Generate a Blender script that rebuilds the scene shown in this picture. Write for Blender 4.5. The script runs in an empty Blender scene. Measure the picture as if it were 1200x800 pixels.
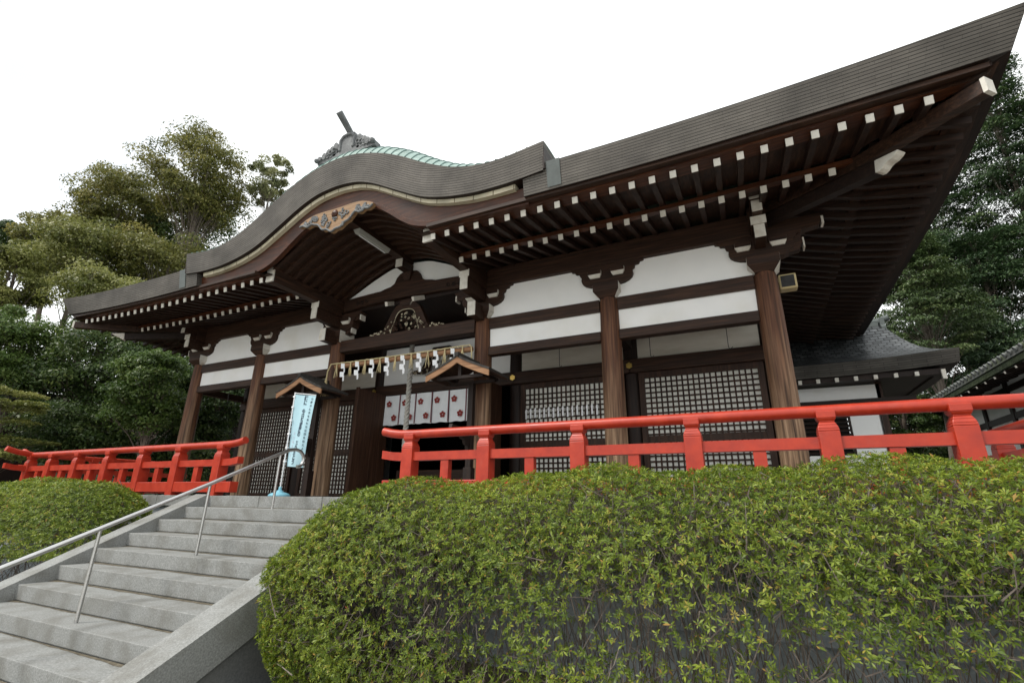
import bpy, math, random
import numpy as np
from mathutils import Vector, Matrix
R = math.radians
S = bpy.context.scene
COL = S.collection

# ------------------------------------------------------------------ camera
F_PX, YAW, PITCH, ROLL = 569.79, -0.451, 0.317, 0.013
CAM = Vector((6.153, -7.645, -0.025))
def cam_axes():
    cy, sy, cp, sp = math.cos(YAW), math.sin(YAW), math.cos(PITCH), math.sin(PITCH)
    f = Vector((sy*cp, cy*cp, sp)); r = Vector((cy, -sy, 0)); u = r.cross(f)
    c, s = math.cos(ROLL), math.sin(ROLL)
    return c*r + s*u, -s*r + c*u, f
cr, cu, cf = cam_axes()
cd = bpy.data.cameras.new("camera"); cam = bpy.data.objects.new("camera", cd); COL.objects.link(cam)
cd.sensor_width = 36.0; cd.sensor_fit = 'HORIZONTAL'; cd.lens = 36.0*F_PX/1200
cd.clip_start = 0.05; cd.clip_end = 2000
m = Matrix((cr, cu, -cf)).transposed().to_4x4(); m.translation = CAM
cam.matrix_world = m
S.camera = cam
def at(px, py, d):                       # point at depth d along the view axis through a photo pixel
    return CAM + d*(cf + cr*((px-600)/F_PX) - cu*((py-400)/F_PX))

# ------------------------------------------------------------------ light
SUN_EL, SUN_AZ = 52.0, 222.0             # azimuth measured from +Y clockwise
w = bpy.data.worlds.new("World"); S.world = w; w.use_nodes = True
nt = w.node_tree; bg = nt.nodes["Background"]
sky = nt.nodes.new("ShaderNodeTexSky"); sky.sky_type = 'NISHITA'; sky.sun_disc = False
sky.sun_elevation = R(SUN_EL); sky.sun_rotation = R(SUN_AZ)
sky.air_density = 1.0; sky.dust_density = 3.0
tc = nt.nodes.new("ShaderNodeTexCoord"); nz = nt.nodes.new("ShaderNodeTexNoise")
nz.inputs["Scale"].default_value = 1.6; nz.inputs["Detail"].default_value = 5
nt.links.new(tc.outputs["Generated"], nz.inputs["Vector"])
rp = nt.nodes.new("ShaderNodeValToRGB")
rp.color_ramp.elements[0].position = 0.30; rp.color_ramp.elements[0].color = (0.80,)*3+(1,)
rp.color_ramp.elements[1].position = 0.55; rp.color_ramp.elements[1].color = (0.97,)*3+(1,)
nt.links.new(nz.outputs["Fac"], rp.inputs["Fac"])
mx = nt.nodes.new("ShaderNodeMix"); mx.data_type = 'RGBA'
# thinner cloud low in the west: a little blue shows there
sepd = nt.nodes.new("ShaderNodeVectorMath"); sepd.operation = 'DOT_PRODUCT'; sepd.inputs[1].default_value = Vector((-0.83, 0.12, 0.55)).normalized()
nt.links.new(tc.outputs["Generated"], sepd.inputs[0])
thin = nt.nodes.new("ShaderNodeMapRange"); thin.inputs[1].default_value = 0.955; thin.inputs[2].default_value = 1.0; thin.inputs[3].default_value = 1.0; thin.inputs[4].default_value = 0.50
nt.links.new(sepd.outputs["Value"], thin.inputs[0])
mulc = nt.nodes.new("ShaderNodeMath"); mulc.operation = 'MULTIPLY'
nt.links.new(rp.outputs["Color"], mulc.inputs[0]); nt.links.new(thin.outputs[0], mulc.inputs[1])
nt.links.new(mulc.outputs[0], mx.inputs[0])
nt.links.new(sky.outputs["Color"], mx.inputs[6])
mx.inputs[7].default_value = (9.1, 9.3, 9.2, 1)
nt.links.new(mx.outputs[2], bg.inputs["Color"]); bg.inputs["Strength"].default_value = 0.09
sd = bpy.data.lights.new("sun", 'SUN'); so = bpy.data.objects.new("sun", sd); COL.objects.link(so)
sd.energy = 1.5; sd.angle = R(14); sd.color = (1.0, 0.95, 0.87)
az, el = R(SUN_AZ), R(SUN_EL)
sdir = Vector((math.sin(az)*math.cos(el), math.cos(az)*math.cos(el), math.sin(el)))
so.rotation_euler = sdir.to_track_quat('Z', 'Y').to_euler(); so.location = (0, 0, 40)
S.view_settings.view_transform = 'Standard'; S.view_settings.look = 'None'
S.view_settings.exposure = 1.02; S.view_settings.gamma = 1.0; S.view_settings.use_curve_mapping = False
S.render.engine = 'CYCLES'
S.cycles.max_bounces = 8; S.cycles.diffuse_bounces = 4

# ------------------------------------------------------------------ materials
def new_mat(name):
    mt = bpy.data.materials.new(name); mt.use_nodes = True
    n = mt.node_tree.nodes; l = mt.node_tree.links
    return mt, n, l, n["Principled BSDF"]
def ramp(n, cols, pos=None):
    r = n.new("ShaderNodeValToRGB"); cr_ = r.color_ramp
    k = len(cols); pos = pos or [0.25+0.5*i/(k-1) for i in range(k)]
    while len(cr_.elements) < k: cr_.elements.new(0.5)
    for e, c, p in zip(cr_.elements, cols, pos): e.position = p; e.color = tuple(c)+(1,)
    return r
def noise_mat(name, cols, scale=(1,1,1), ns=5, detail=6, rough=0.7, bump=0.2, dist=0.01, spec=0.3, pos=None, metal=0, rrange=None,
              second=None):
    mt, n, l, b = new_mat(name)
    t = n.new("ShaderNodeTexCoord"); mp = n.new("ShaderNodeMapping"); mp.inputs["Scale"].default_value = scale
    l.new(t.outputs["Object"], mp.inputs["Vector"])
    z = n.new("ShaderNodeTexNoise"); z.inputs["Scale"].default_value = ns; z.inputs["Detail"].default_value = detail
    z.inputs["Roughness"].default_value = 0.62
    l.new(mp.outputs[0], z.inputs["Vector"])
    r = ramp(n, cols, pos); l.new(z.outputs["Fac"], r.inputs["Fac"])
    out = r.outputs["Color"]
    if second:                                        # slow mottling: (colour, scale, lo, hi, amount)
        c2, s2, lo, hi, amt = second
        z2 = n.new("ShaderNodeTexNoise"); z2.inputs["Scale"].default_value = s2; z2.inputs["Detail"].default_value = 5
        l.new(t.outputs["Object"], z2.inputs["Vector"])
        mr = n.new("ShaderNodeMapRange"); mr.inputs[1].default_value = lo; mr.inputs[2].default_value = hi
        mr.inputs[3].default_value = 0; mr.inputs[4].default_value = amt
        l.new(z2.outputs["Fac"], mr.inputs[0])
        mm = n.new("ShaderNodeMix"); mm.data_type = 'RGBA'; l.new(mr.outputs[0], mm.inputs[0])
        l.new(out, mm.inputs[6]); mm.inputs[7].default_value = tuple(c2)+(1,); out = mm.outputs[2]
    l.new(out, b.inputs["Base Color"])
    b.inputs["Roughness"].default_value = rough; b.inputs["Metallic"].default_value = metal
    b.inputs["Specular IOR Level"].default_value = spec
    if rrange:
        mr = n.new("ShaderNodeMapRange"); mr.inputs[3].default_value = rrange[0]; mr.inputs[4].default_value = rrange[1]
        l.new(z.outputs["Fac"], mr.inputs[0]); l.new(mr.outputs[0], b.inputs["Roughness"])
    if bump:
        bp = n.new("ShaderNodeBump"); bp.inputs["Strength"].default_value = bump; bp.inputs["Distance"].default_value = dist
        l.new(z.outputs["Fac"], bp.inputs["Height"]); l.new(bp.outputs[0], b.inputs["Normal"])
    return mt
WC = [(0.008,0.004,0.0024), (0.030,0.0135,0.0075), (0.070,0.032,0.017)]
def wood(name, axis, cols=WC, rough=0.6, second=None):
    sc = [14, 14, 14]; sc[axis] = 0.7
    return noise_mat(name, cols, tuple(sc), 2.2, 7, rough, 0.35, 0.006, 0.3, second=second)
M = {}
M['wood_x'] = wood('wood_grain_x', 0); M['wood_y'] = wood('wood_grain_y', 1); M['wood_z'] = wood('wood_grain_z', 2)
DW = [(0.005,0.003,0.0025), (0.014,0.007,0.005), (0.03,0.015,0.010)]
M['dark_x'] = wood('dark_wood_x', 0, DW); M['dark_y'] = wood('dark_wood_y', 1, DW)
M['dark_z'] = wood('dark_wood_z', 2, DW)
M['rafter'] = wood('rafter_wood', 1, [(0.007,0.0035,0.0025), (0.023,0.0105,0.0065), (0.052,0.023,0.013)])
M['rafter_side'] = wood('rafter_wood_side', 0, [(0.007,0.0035,0.0025), (0.019,0.009,0.0055), (0.042,0.019,0.011)])
M['barge'] = wood('barge_wood', 0, [(0.018,0.006,0.004), (0.056,0.018,0.0075), (0.125,0.042,0.017)], 0.42, ((0.022,0.009,0.006), 2.5, 0.45, 0.75, 0.7))
M['tan_wood'] = wood('tan_wood', 0, [(0.12,0.06,0.03), (0.27,0.14,0.07), (0.38,0.22,0.12)])
M['gold_wood'] = wood('carving_wood', 0, [(0.12,0.066,0.030), (0.22,0.130,0.064), (0.34,0.215,0.115)])
M['bark_top'] = noise_mat('bark_roofing', [(0.012,0.011,0.011),(0.04,0.037,0.034),(0.07,0.065,0.06)], (3,20,3), 3, rough=0.8)
# columns: brown above, streaked paler towards the foot: weathering, plus light on the lower shafts put into the colour
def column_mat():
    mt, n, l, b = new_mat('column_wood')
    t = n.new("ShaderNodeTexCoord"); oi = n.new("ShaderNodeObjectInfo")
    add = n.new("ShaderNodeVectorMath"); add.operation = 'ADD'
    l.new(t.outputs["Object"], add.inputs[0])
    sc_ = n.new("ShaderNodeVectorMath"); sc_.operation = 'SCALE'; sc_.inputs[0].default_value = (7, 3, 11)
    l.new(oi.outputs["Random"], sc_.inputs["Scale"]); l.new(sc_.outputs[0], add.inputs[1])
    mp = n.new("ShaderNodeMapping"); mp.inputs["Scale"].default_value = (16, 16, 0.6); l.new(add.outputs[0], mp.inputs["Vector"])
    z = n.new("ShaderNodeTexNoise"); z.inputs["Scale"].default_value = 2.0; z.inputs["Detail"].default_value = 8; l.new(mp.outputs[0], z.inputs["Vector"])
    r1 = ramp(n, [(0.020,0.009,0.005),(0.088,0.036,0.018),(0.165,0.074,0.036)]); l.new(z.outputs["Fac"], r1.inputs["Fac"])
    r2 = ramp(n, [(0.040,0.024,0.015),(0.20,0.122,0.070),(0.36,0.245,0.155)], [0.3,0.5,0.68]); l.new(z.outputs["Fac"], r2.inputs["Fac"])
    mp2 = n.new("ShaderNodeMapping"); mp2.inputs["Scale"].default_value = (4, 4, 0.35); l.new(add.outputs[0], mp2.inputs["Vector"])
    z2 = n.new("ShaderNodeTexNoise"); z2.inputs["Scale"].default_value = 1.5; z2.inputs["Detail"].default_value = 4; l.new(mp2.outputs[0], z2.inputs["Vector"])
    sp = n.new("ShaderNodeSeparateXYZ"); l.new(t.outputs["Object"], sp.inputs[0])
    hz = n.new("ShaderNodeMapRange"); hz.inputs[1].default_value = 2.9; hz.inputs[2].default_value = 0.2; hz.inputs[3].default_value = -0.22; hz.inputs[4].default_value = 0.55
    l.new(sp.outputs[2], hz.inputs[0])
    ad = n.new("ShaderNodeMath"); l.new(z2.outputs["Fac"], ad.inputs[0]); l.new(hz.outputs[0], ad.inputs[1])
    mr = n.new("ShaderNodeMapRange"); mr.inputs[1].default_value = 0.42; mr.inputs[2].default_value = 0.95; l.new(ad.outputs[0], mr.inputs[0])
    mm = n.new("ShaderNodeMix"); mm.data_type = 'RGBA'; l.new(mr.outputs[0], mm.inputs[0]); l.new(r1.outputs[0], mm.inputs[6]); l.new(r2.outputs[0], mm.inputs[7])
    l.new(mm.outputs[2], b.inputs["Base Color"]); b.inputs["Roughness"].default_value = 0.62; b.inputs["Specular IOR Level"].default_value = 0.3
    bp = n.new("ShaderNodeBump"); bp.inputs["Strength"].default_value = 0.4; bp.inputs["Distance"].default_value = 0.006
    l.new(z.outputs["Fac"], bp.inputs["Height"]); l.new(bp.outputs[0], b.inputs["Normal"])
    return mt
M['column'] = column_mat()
M['door'] = wood('door_planks', 2, [(0.016,0.007,0.004), (0.05,0.022,0.012), (0.10,0.048,0.027)])
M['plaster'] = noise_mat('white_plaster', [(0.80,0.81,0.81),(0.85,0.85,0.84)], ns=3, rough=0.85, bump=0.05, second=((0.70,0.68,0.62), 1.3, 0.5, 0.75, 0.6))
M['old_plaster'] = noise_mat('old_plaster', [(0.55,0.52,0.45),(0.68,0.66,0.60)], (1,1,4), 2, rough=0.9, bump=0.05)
M['white_paint'] = noise_mat('white_paint', [(0.50,0.47,0.41),(0.70,0.68,0.63)], ns=9, rough=0.7, bump=0.1, second=((0.45,0.38,0.28), 6, 0.55, 0.75, 0.6))
M['paper'] = noise_mat('lattice_paper', [(0.72,0.72,0.66),(0.83,0.83,0.78)], ns=4, rough=0.9, bump=0)
M['red'] = noise_mat('vermilion_paint', [(0.29,0.016,0.005),(0.37,0.025,0.007),(0.45,0.036,0.010)], ns=7, detail=9, rough=0.42, bump=0.25, dist=0.005, spec=0.5, rrange=(0.25, 0.6),
                     second=((0.40,0.06,0.035), 9, 0.58, 0.8, 0.5))
M['granite'] = noise_mat('granite', [(0.14,0.145,0.141),(0.225,0.23,0.224),(0.33,0.335,0.326)], ns=70, detail=4, rough=0.75, bump=0.12, dist=0.004,
                         second=((0.105,0.098,0.08), 3.6, 0.45, 0.75, 0.65))
M['granite_dark'] = noise_mat('granite_side', [(0.09,0.095,0.10),(0.14,0.147,0.152),(0.21,0.215,0.22)], ns=60, detail=4, rough=0.8, bump=0.2,
                         second=((0.13,0.13,0.12), 1.5, 0.4, 0.75, 0.7))
M['wall_stone'] = noise_mat('platform_stone', [(0.22,0.245,0.27),(0.30,0.33,0.36),(0.40,0.43,0.46)], ns=30, detail=5, rough=0.8, bump=0.15,
                         second=((0.16,0.17,0.17), 1.2, 0.45, 0.75, 0.6))
M['steel'] = noise_mat('stainless_steel', [(0.42,0.41,0.40),(0.56,0.56,0.56)], (2,2,30), 3, rough=0.3, bump=0.03, metal=1)
M['verdigris'] = noise_mat('verdigris_copper', [(0.15,0.22,0.20),(0.24,0.33,0.305),(0.33,0.43,0.40)], (2,6,2), 2.5, rough=0.6, bump=0.1,
                           second=((0.16,0.20,0.17), 3, 0.5, 0.8, 0.7))
M['flashing'] = noise_mat('dull_copper_sheet', [(0.065,0.074,0.072),(0.10,0.115,0.112)], ns=6, rough=0.5)
M['seam'] = noise_mat('copper_seam', [(0.08,0.14,0.13),(0.14,0.22,0.2)], ns=4, rough=0.7)
M['tile_grey'] = noise_mat('grey_roof_ornament', [(0.07,0.075,0.078),(0.13,0.135,0.14),(0.20,0.21,0.21)], ns=9, rough=0.7, bump=0.3)
M['cream'] = noise_mat('cream_board', [(0.36,0.32,0.22),(0.55,0.50,0.38)], ns=4, rough=0.8, bump=0.1, second=((0.20,0.14,0.08), 3, 0.55, 0.75, 0.8))
M['brass'] = noise_mat('gilt_metal', [(0.45,0.30,0.07),(0.65,0.46,0.14)], ns=12, rough=0.35, metal=0.9)
M['dark_iron'] = noise_mat('dark_iron', [(0.02,0.02,0.02),(0.05,0.05,0.05)], ns=10, rough=0.5, metal=0.5)
M['lamp_grey'] = noise_mat('grey_enamel', [(0.36,0.36,0.33),(0.44,0.44,0.41)], ns=5, rough=0.5)
M['speaker_cream'] = noise_mat('yellowed_plastic', [(0.42,0.34,0.17),(0.52,0.43,0.24)], ns=5, rough=0.5)
M['cloth'] = noise_mat('white_cloth', [(0.72,0.75,0.78),(0.84,0.86,0.88)], ns=6, rough=0.9, bump=0.1)
M['crest'] = noise_mat('crest_red', [(0.22,0.035,0.035),(0.30,0.06,0.05)], ns=9, rough=0.9)
M['maroon'] = noise_mat('maroon_ribbon', [(0.16,0.06,0.08),(0.22,0.1,0.11)], ns=9, rough=0.9)
M['flag'] = noise_mat('pale_blue_cloth', [(0.33,0.52,0.60),(0.42,0.60,0.67)], ns=4, rough=0.85, bump=0.05)
M['flag_base'] = noise_mat('blue_plastic', [(0.16,0.42,0.55),(0.24,0.52,0.64)], ns=4, rough=0.5)
M['ink'] = noise_mat('dark_ink', [(0.03,0.05,0.08),(0.05,0.07,0.1)], ns=9, rough=0.9)
M['pink_ink'] = noise_mat('faded_ink', [(0.40,0.32,0.42),(0.5,0.36,0.44)], ns=9, rough=0.9)
M['white_pole'] = noise_mat('white_plastic', [(0.7,0.72,0.74),(0.8,0.8,0.82)], ns=4, rough=0.4)
M['straw'] = noise_mat('rice_straw', [(0.30,0.23,0.10),(0.55,0.46,0.26),(0.66,0.58,0.38)], (30,30,2), 3, rough=0.9, bump=0.3)
M['shide'] = noise_mat('white_paper', [(0.78,0.79,0.82),(0.86,0.87,0.88)], ns=4, rough=0.9)
M['rope'] = noise_mat('grey_rope', [(0.30,0.28,0.25),(0.48,0.46,0.42)], ns=40, rough=0.95, bump=0.3)
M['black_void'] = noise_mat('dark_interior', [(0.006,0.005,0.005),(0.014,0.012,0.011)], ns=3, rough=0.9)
M['scale_roof'] = None
def brick_mat(name, c1, c2, mortar, bw, rh, ms=0.004, rough=0.7, offset=0.5, bump=0.5, rows=None):
    mt, n, l, b = new_mat(name)
    t = n.new("ShaderNodeTexCoord"); br = n.new("ShaderNodeTexBrick")
    l.new(t.outputs["UV"], br.inputs["Vector"]); br.offset = offset
    br.inputs["Color1"].default_value = c1+(1,); br.inputs["Color2"].default_value = c2+(1,); br.inputs["Mortar"].default_value = mortar+(1,)
    br.inputs["Scale"].default_value = 1.0; br.inputs["Mortar Size"].default_value = ms; br.inputs["Mortar Smooth"].default_value = 0.3
    br.inputs["Brick Width"].default_value = bw; br.inputs["Row Height"].default_value = rh
    colour, height = br.outputs["Color"], br.outputs["Fac"]
    if rows:
        b2 = n.new("ShaderNodeTexBrick"); l.new(t.outputs["UV"], b2.inputs["Vector"]); b2.offset = 0
        b2.inputs["Color1"].default_value = (1,1,1,1); b2.inputs["Color2"].default_value = (1,1,1,1); b2.inputs["Mortar"].default_value = (rows[0][0]/c1[0],)*3+(1,)
        b2.inputs["Scale"].default_value = 1.0; b2.inputs["Mortar Size"].default_value = rows[1]; b2.inputs["Mortar Smooth"].default_value = 0.4
        b2.inputs["Brick Width"].default_value = 900.0; b2.inputs["Row Height"].default_value = rh
        m2 = n.new("ShaderNodeMix"); m2.data_type = 'RGBA'; m2.blend_type = 'MULTIPLY'; m2.inputs[0].default_value = 1
        l.new(br.outputs["Color"], m2.inputs[6]); l.new(b2.outputs["Color"], m2.inputs[7]); colour, height = m2.outputs[2], b2.outputs["Fac"]
    z = n.new("ShaderNodeTexNoise"); z.inputs["Scale"].default_value = 2.3; z.inputs["Detail"].default_value = 6; l.new(t.outputs["Object"], z.inputs["Vector"])
    mr = n.new("ShaderNodeMapRange"); mr.inputs[1].default_value = 0.3; mr.inputs[2].default_value = 0.7; mr.inputs[3].default_value = 0.62; mr.inputs[4].default_value = 1.2; l.new(z.outputs["Fac"], mr.inputs[0])
    mm = n.new("ShaderNodeMix"); mm.data_type = 'RGBA'; mm.blend_type = 'MULTIPLY'; mm.inputs[0].default_value = 1
    l.new(colour, mm.inputs[6]); l.new(mr.outputs[0], mm.inputs[7])
    l.new(mm.outputs[2], b.inputs["Base Color"]); b.inputs["Roughness"].default_value = rough; b.inputs["Specular IOR Level"].default_value = 0.3
    bp = n.new("ShaderNodeBump"); bp.inputs["Strength"].default_value = bump; bp.inputs["Distance"].default_value = 0.01; bp.invert = True
    l.new(height, bp.inputs["Height"]); l.new(bp.outputs[0], b.inputs["Normal"])
    return mt
M['eave'] = brick_mat('layered_eave_edge', (0.088,0.079,0.069), (0.104,0.094,0.083), (0.060,0.054,0.047), 0.31, 0.041, 0.003, rows=((0.020,0.018,0.016), 0.0055))
M['cream_strip'] = brick_mat('cream_strip', (0.50,0.46,0.34), (0.58,0.53,0.41), (0.10,0.07,0.04), 0.34, 1.0, 0.008, offset=0)
M['scale_roof'] = brick_mat('scale_shingles', (0.032,0.036,0.038), (0.11,0.118,0.122), (0.006,0.007,0.008), 0.17, 0.11, 0.014, 0.42, bump=1.0)
M['eave_dark'] = brick_mat('layered_eave_dark', (0.050,0.046,0.040), (0.072,0.066,0.058), (0.015,0.014,0.012), 0.5, 0.05, 0.005)
M['tile_roof'] = noise_mat('mossy_tiles', [(0.03,0.035,0.033),(0.08,0.085,0.08),(0.15,0.15,0.14)], ns=14, rough=0.7, bump=0.3, second=((0.055,0.075,0.02), 3, 0.45, 0.65, 0.8))
M['tile_end'] = noise_mat('tile_ends', [(0.10,0.105,0.10),(0.24,0.25,0.25)], ns=14, rough=0.7, bump=0.3)
M['earth'] = noise_mat('mossy_earth', [(0.045,0.036,0.026),(0.08,0.066,0.048),(0.12,0.10,0.075)], ns=14, rough=0.95, bump=0.5, dist=0.03, second=((0.035,0.06,0.012), 2.2, 0.5, 0.65, 0.85))
M['bounce_gravel'] = noise_mat('pale_bounce_gravel', [(0.30,0.29,0.27),(0.44,0.43,0.40),(0.56,0.55,0.52)], ns=45, rough=0.95, bump=0.4, dist=0.01)
M['silt'] = noise_mat('damp_silt', [(0.05,0.04,0.028),(0.10,0.085,0.06),(0.16,0.14,0.105)], ns=22, rough=0.95, bump=0.2)
M['hill'] = noise_mat('hill_undergrowth', [(0.008,0.012,0.006),(0.02,0.03,0.012),(0.04,0.05,0.02)], ns=1.5, rough=1, bump=0.6, dist=0.3)
M['bark'] = noise_mat('tree_bark', [(0.05,0.04,0.032),(0.13,0.105,0.085),(0.22,0.19,0.16)], (6,6,1), 3, rough=0.9, bump=0.4)
M['twig'] = noise_mat('twig_bark', [(0.055,0.042,0.034),(0.14,0.115,0.10),(0.22,0.19,0.165)], ns=10, rough=0.9)
def leaf_mat(name, cols, pos=None, trans=0.38, rough=0.45):
    mt, n, l, b = new_mat(name)
    a = n.new("ShaderNodeAttribute"); a.attribute_name = "tint"
    r = ramp(n, cols, pos); l.new(a.outputs["Fac"], r.inputs["Fac"])
    l.new(r.outputs[0], b.inputs["Base Color"]); b.inputs["Roughness"].default_value = rough; b.inputs["Specular IOR Level"].default_value = 0.35
    tr = n.new("ShaderNodeBsdfTranslucent"); l.new(r.outputs[0], tr.inputs["Color"])
    ms = n.new("ShaderNodeMixShader"); ms.inputs[0].default_value = trans
    l.new(b.outputs[0], ms.inputs[1]); l.new(tr.outputs[0], ms.inputs[2])
    l.new(ms.outputs[0], n["Material Output"].inputs["Surface"])
    return mt
M['leaf_hedge'] = leaf_mat('azalea_leaves', [(0.045,0.085,0.009),(0.14,0.20,0.020),(0.31,0.37,0.046),(0.36,0.22,0.05)], [0.0,0.4,0.85,0.985])
M['leaf_red'] = leaf_mat('red_buds', [(0.18,0.03,0.015),(0.28,0.06,0.025)], [0,1])
M['leaf_olive'] = leaf_mat('olive_leaves', [(0.065,0.080,0.018),(0.165,0.168,0.040),(0.31,0.27,0.082)], [0.05,0.5,0.95])
M['leaf_lime'] = leaf_mat('lime_leaves', [(0.065,0.085,0.018),(0.185,0.20,0.050),(0.36,0.35,0.13)], [0.05,0.5,0.95])
M['leaf_dark'] = leaf_mat('dark_leaves', [(0.022,0.046,0.012),(0.066,0.108,0.024),(0.18,0.215,0.062)], [0.1,0.6,0.98])
M['leaf_mid'] = leaf_mat('mid_leaves', [(0.032,0.068,0.014),(0.092,0.15,0.031),(0.20,0.25,0.075)], [0.05,0.5,0.95])
M['leaf_pale'] = leaf_mat('pale_leaves', [(0.11,0.13,0.05),(0.23,0.245,0.11),(0.36,0.35,0.17)], [0.05,0.5,0.95])
M['leaf_conifer'] = leaf_mat('conifer_sprays', [(0.017,0.038,0.015),(0.052,0.094,0.034),(0.14,0.185,0.072)], [0.1,0.6,0.98], 0.2)
M['leaf_conifer_pale'] = leaf_mat('conifer_sprays_pale', [(0.030,0.052,0.018),(0.075,0.115,0.036),(0.16,0.19,0.065)], [0.1,0.6,0.98], 0.2)

# ------------------------------------------------------------------ mesh helpers
def wloc(o):
    v = Vector((0, 0, 0))
    while o is not None: v += Vector(o.location); o = o.parent
    return v
class MB:
    def __init__(s): s.v = []; s.f = []; s.mi = []; s.uv = []; s.sm = []
    def add(s, vs, fs, mi=0, uvs=None, smooth=False):
        o = len(s.v); s.v += [tuple(p) for p in vs]
        for k, f in enumerate(fs):
            s.f.append(tuple(i+o for i in f)); s.mi.append(mi); s.uv.append(uvs[k] if uvs else None); s.sm.append(smooth)
    def box(s, x0, x1, y0, y1, z0, z1, mi=0):
        s.hexa([(x0,y0,z0),(x1,y0,z0),(x1,y1,z0),(x0,y1,z0)], [(x0,y0,z1),(x1,y0,z1),(x1,y1,z1),(x0,y1,z1)], mi)
    def hexa(s, lo, hi, mi=0, faces_mi=None):
        fs = [(0,3,2,1),(4,5,6,7),(0,1,5,4),(1,2,6,5),(2,3,7,6),(3,0,4,7)]
        for k, f in enumerate(fs):
            pass
        o = len(s.v); s.v += [tuple(p) for p in list(lo)+list(hi)]
        for k, f in enumerate(fs):
            s.f.append(tuple(i+o for i in f)); s.mi.append(faces_mi[k] if faces_mi else mi); s.uv.append(None); s.sm.append(False)
    def beam(s, p0, p1, wd, h, mi=0, end_mi=None):
        p0, p1 = Vector(p0), Vector(p1); d = (p1-p0).normalized()
        side = d.cross(Vector((0,0,1)))
        side = side.normalized() if side.length > 1e-5 else Vector((1,0,0))
        up = side.cross(d)
        q = lambda p: [p-side*wd/2-up*h/2, p+side*wd/2-up*h/2, p+side*wd/2+up*h/2, p-side*wd/2+up*h/2]
        a, b = q(p0), q(p1)
        s.add(a+b, [(0,1,2,3),(7,6,5,4),(0,4,5,1),(1,5,6,2),(2,6,7,3),(3,7,4,0)], mi)
        if end_mi is not None: s.mi[-5] = end_mi
    def prism(s, prof, axis, a, b, mi=0, cap_mi=None):
        # prof: 2-D outline; axis 1 -> outline in XZ swept along Y; axis 0 -> outline in YZ swept along X; 2 -> XY along Z
        n = len(prof)
        P = (lambda u, v, t: (u, t, v)) if axis == 1 else ((lambda u, v, t: (t, u, v)) if axis == 0 else (lambda u, v, t: (u, v, t)))
        vs = [P(u, v, a) for u, v in prof]+[P(u, v, b) for u, v in prof]
        s.add(vs, [tuple(range(n))[::-1], tuple(range(n, 2*n))], mi if cap_mi is None else cap_mi)
        s.add(vs, [(i, (i+1) % n, n+(i+1) % n, n+i) for i in range(n)], mi)
    def tube(s, pts, r, k=10, mi=0, cap=True, smooth=True):
        pts = [Vector(p) for p in pts]; n = len(pts)
        rs = r if isinstance(r, (list, tuple)) else [r]*n
        t0 = (pts[1]-pts[0]).normalized()
        ref = Vector((0,0,1)) if abs(t0.z) < 0.9 else Vector((1,0,0))
        u = t0.cross(ref).normalized()
        rings = []
        for i in range(n):
            t = (pts[min(i+1, n-1)]-pts[max(i-1, 0)]).normalized()
            u = (u-t*u.dot(t)).normalized(); v = t.cross(u)
            rings.append([pts[i]+(u*math.cos(2*math.pi*j/k)+v*math.sin(2*math.pi*j/k))*rs[i] for j in range(k)])
        vs = [p for rg in rings for p in rg]
        s.add(vs, [(i*k+j, i*k+(j+1) % k, (i+1)*k+(j+1) % k, (i+1)*k+j) for i in range(n-1) for j in range(k)], mi, smooth=smooth)
        if cap: s.add(rings[0]+rings[-1], [tuple(range(k))[::-1], tuple(range(k, 2*k))], mi)
    def lathe(s, prof, c, k=24, mi=0):
        c = Vector(c); vs = []
        for r_, z_ in prof: vs += [c+Vector((r_*math.cos(2*math.pi*j/k), r_*math.sin(2*math.pi*j/k), z_)) for j in range(k)]
        n = len(prof)
        s.add(vs, [(i*k+j, i*k+(j+1) % k, (i+1)*k+(j+1) % k, (i+1)*k+j) for i in range(n-1) for j in range(k)], mi, smooth=True)
        s.add(vs[:k]+vs[-k:], [tuple(range(k))[::-1], tuple(range(k, 2*k))], mi)
    def grid(s, rows, mi=0, uv=None, smooth=True, flip=False):
        n, m_ = len(rows), len(rows[0])
        vs = [p for r_ in rows for p in r_]; fs = []; us = []
        for i in range(n-1):
            for j in range(m_-1):
                f = [(i,j),(i,j+1),(i+1,j+1),(i+1,j)]
                if flip: f = f[::-1]
                fs.append(tuple(a*m_+b for a, b in f)); us.append([uv[a][b] for a, b in f] if uv else None)
        s.add(vs, fs, mi, us, smooth)
    def build(s, name, mats, parent=None, bevel=0):
        off = wloc(parent)
        me = bpy.data.meshes.new(name)
        me.from_pydata([(x-off.x, y-off.y, z-off.z) for x, y, z in s.v], [], s.f)
        for mt in (mats if isinstance(mats, (list, tuple)) else [mats]): me.materials.append(mt)
        me.polygons.foreach_set("material_index", s.mi); me.polygons.foreach_set("use_smooth", s.sm)
        if any(u is not None for u in s.uv):
            lay = me.uv_layers.new(name="UVMap"); k = 0
            for u, f in zip(s.uv, s.f):
                for q in range(len(f)):
                    if u: lay.data[k].uv = u[q]
                    k += 1
        me.update()
        o = bpy.data.objects.new(name, me); COL.objects.link(o); o.parent = parent
        if bevel:
            b = o.modifiers.new("bevel", 'BEVEL'); b.width = bevel; b.segments = 2; b.limit_method = 'ANGLE'; b.angle_limit = R(40)
        return o
def tag(o, label=None, cat=None, group=None, kind=None):
    if label: o["label"] = label
    if cat: o["category"] = cat
    if group: o["group"] = group
    if kind: o["kind"] = kind
    return o
def thing(name, label, cat, loc=(0,0,0), group=None):
    o = bpy.data.objects.new(name, None); COL.objects.link(o); o.location = loc; o.empty_display_size = 0.2
    return tag(o, label, cat, group)
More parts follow.
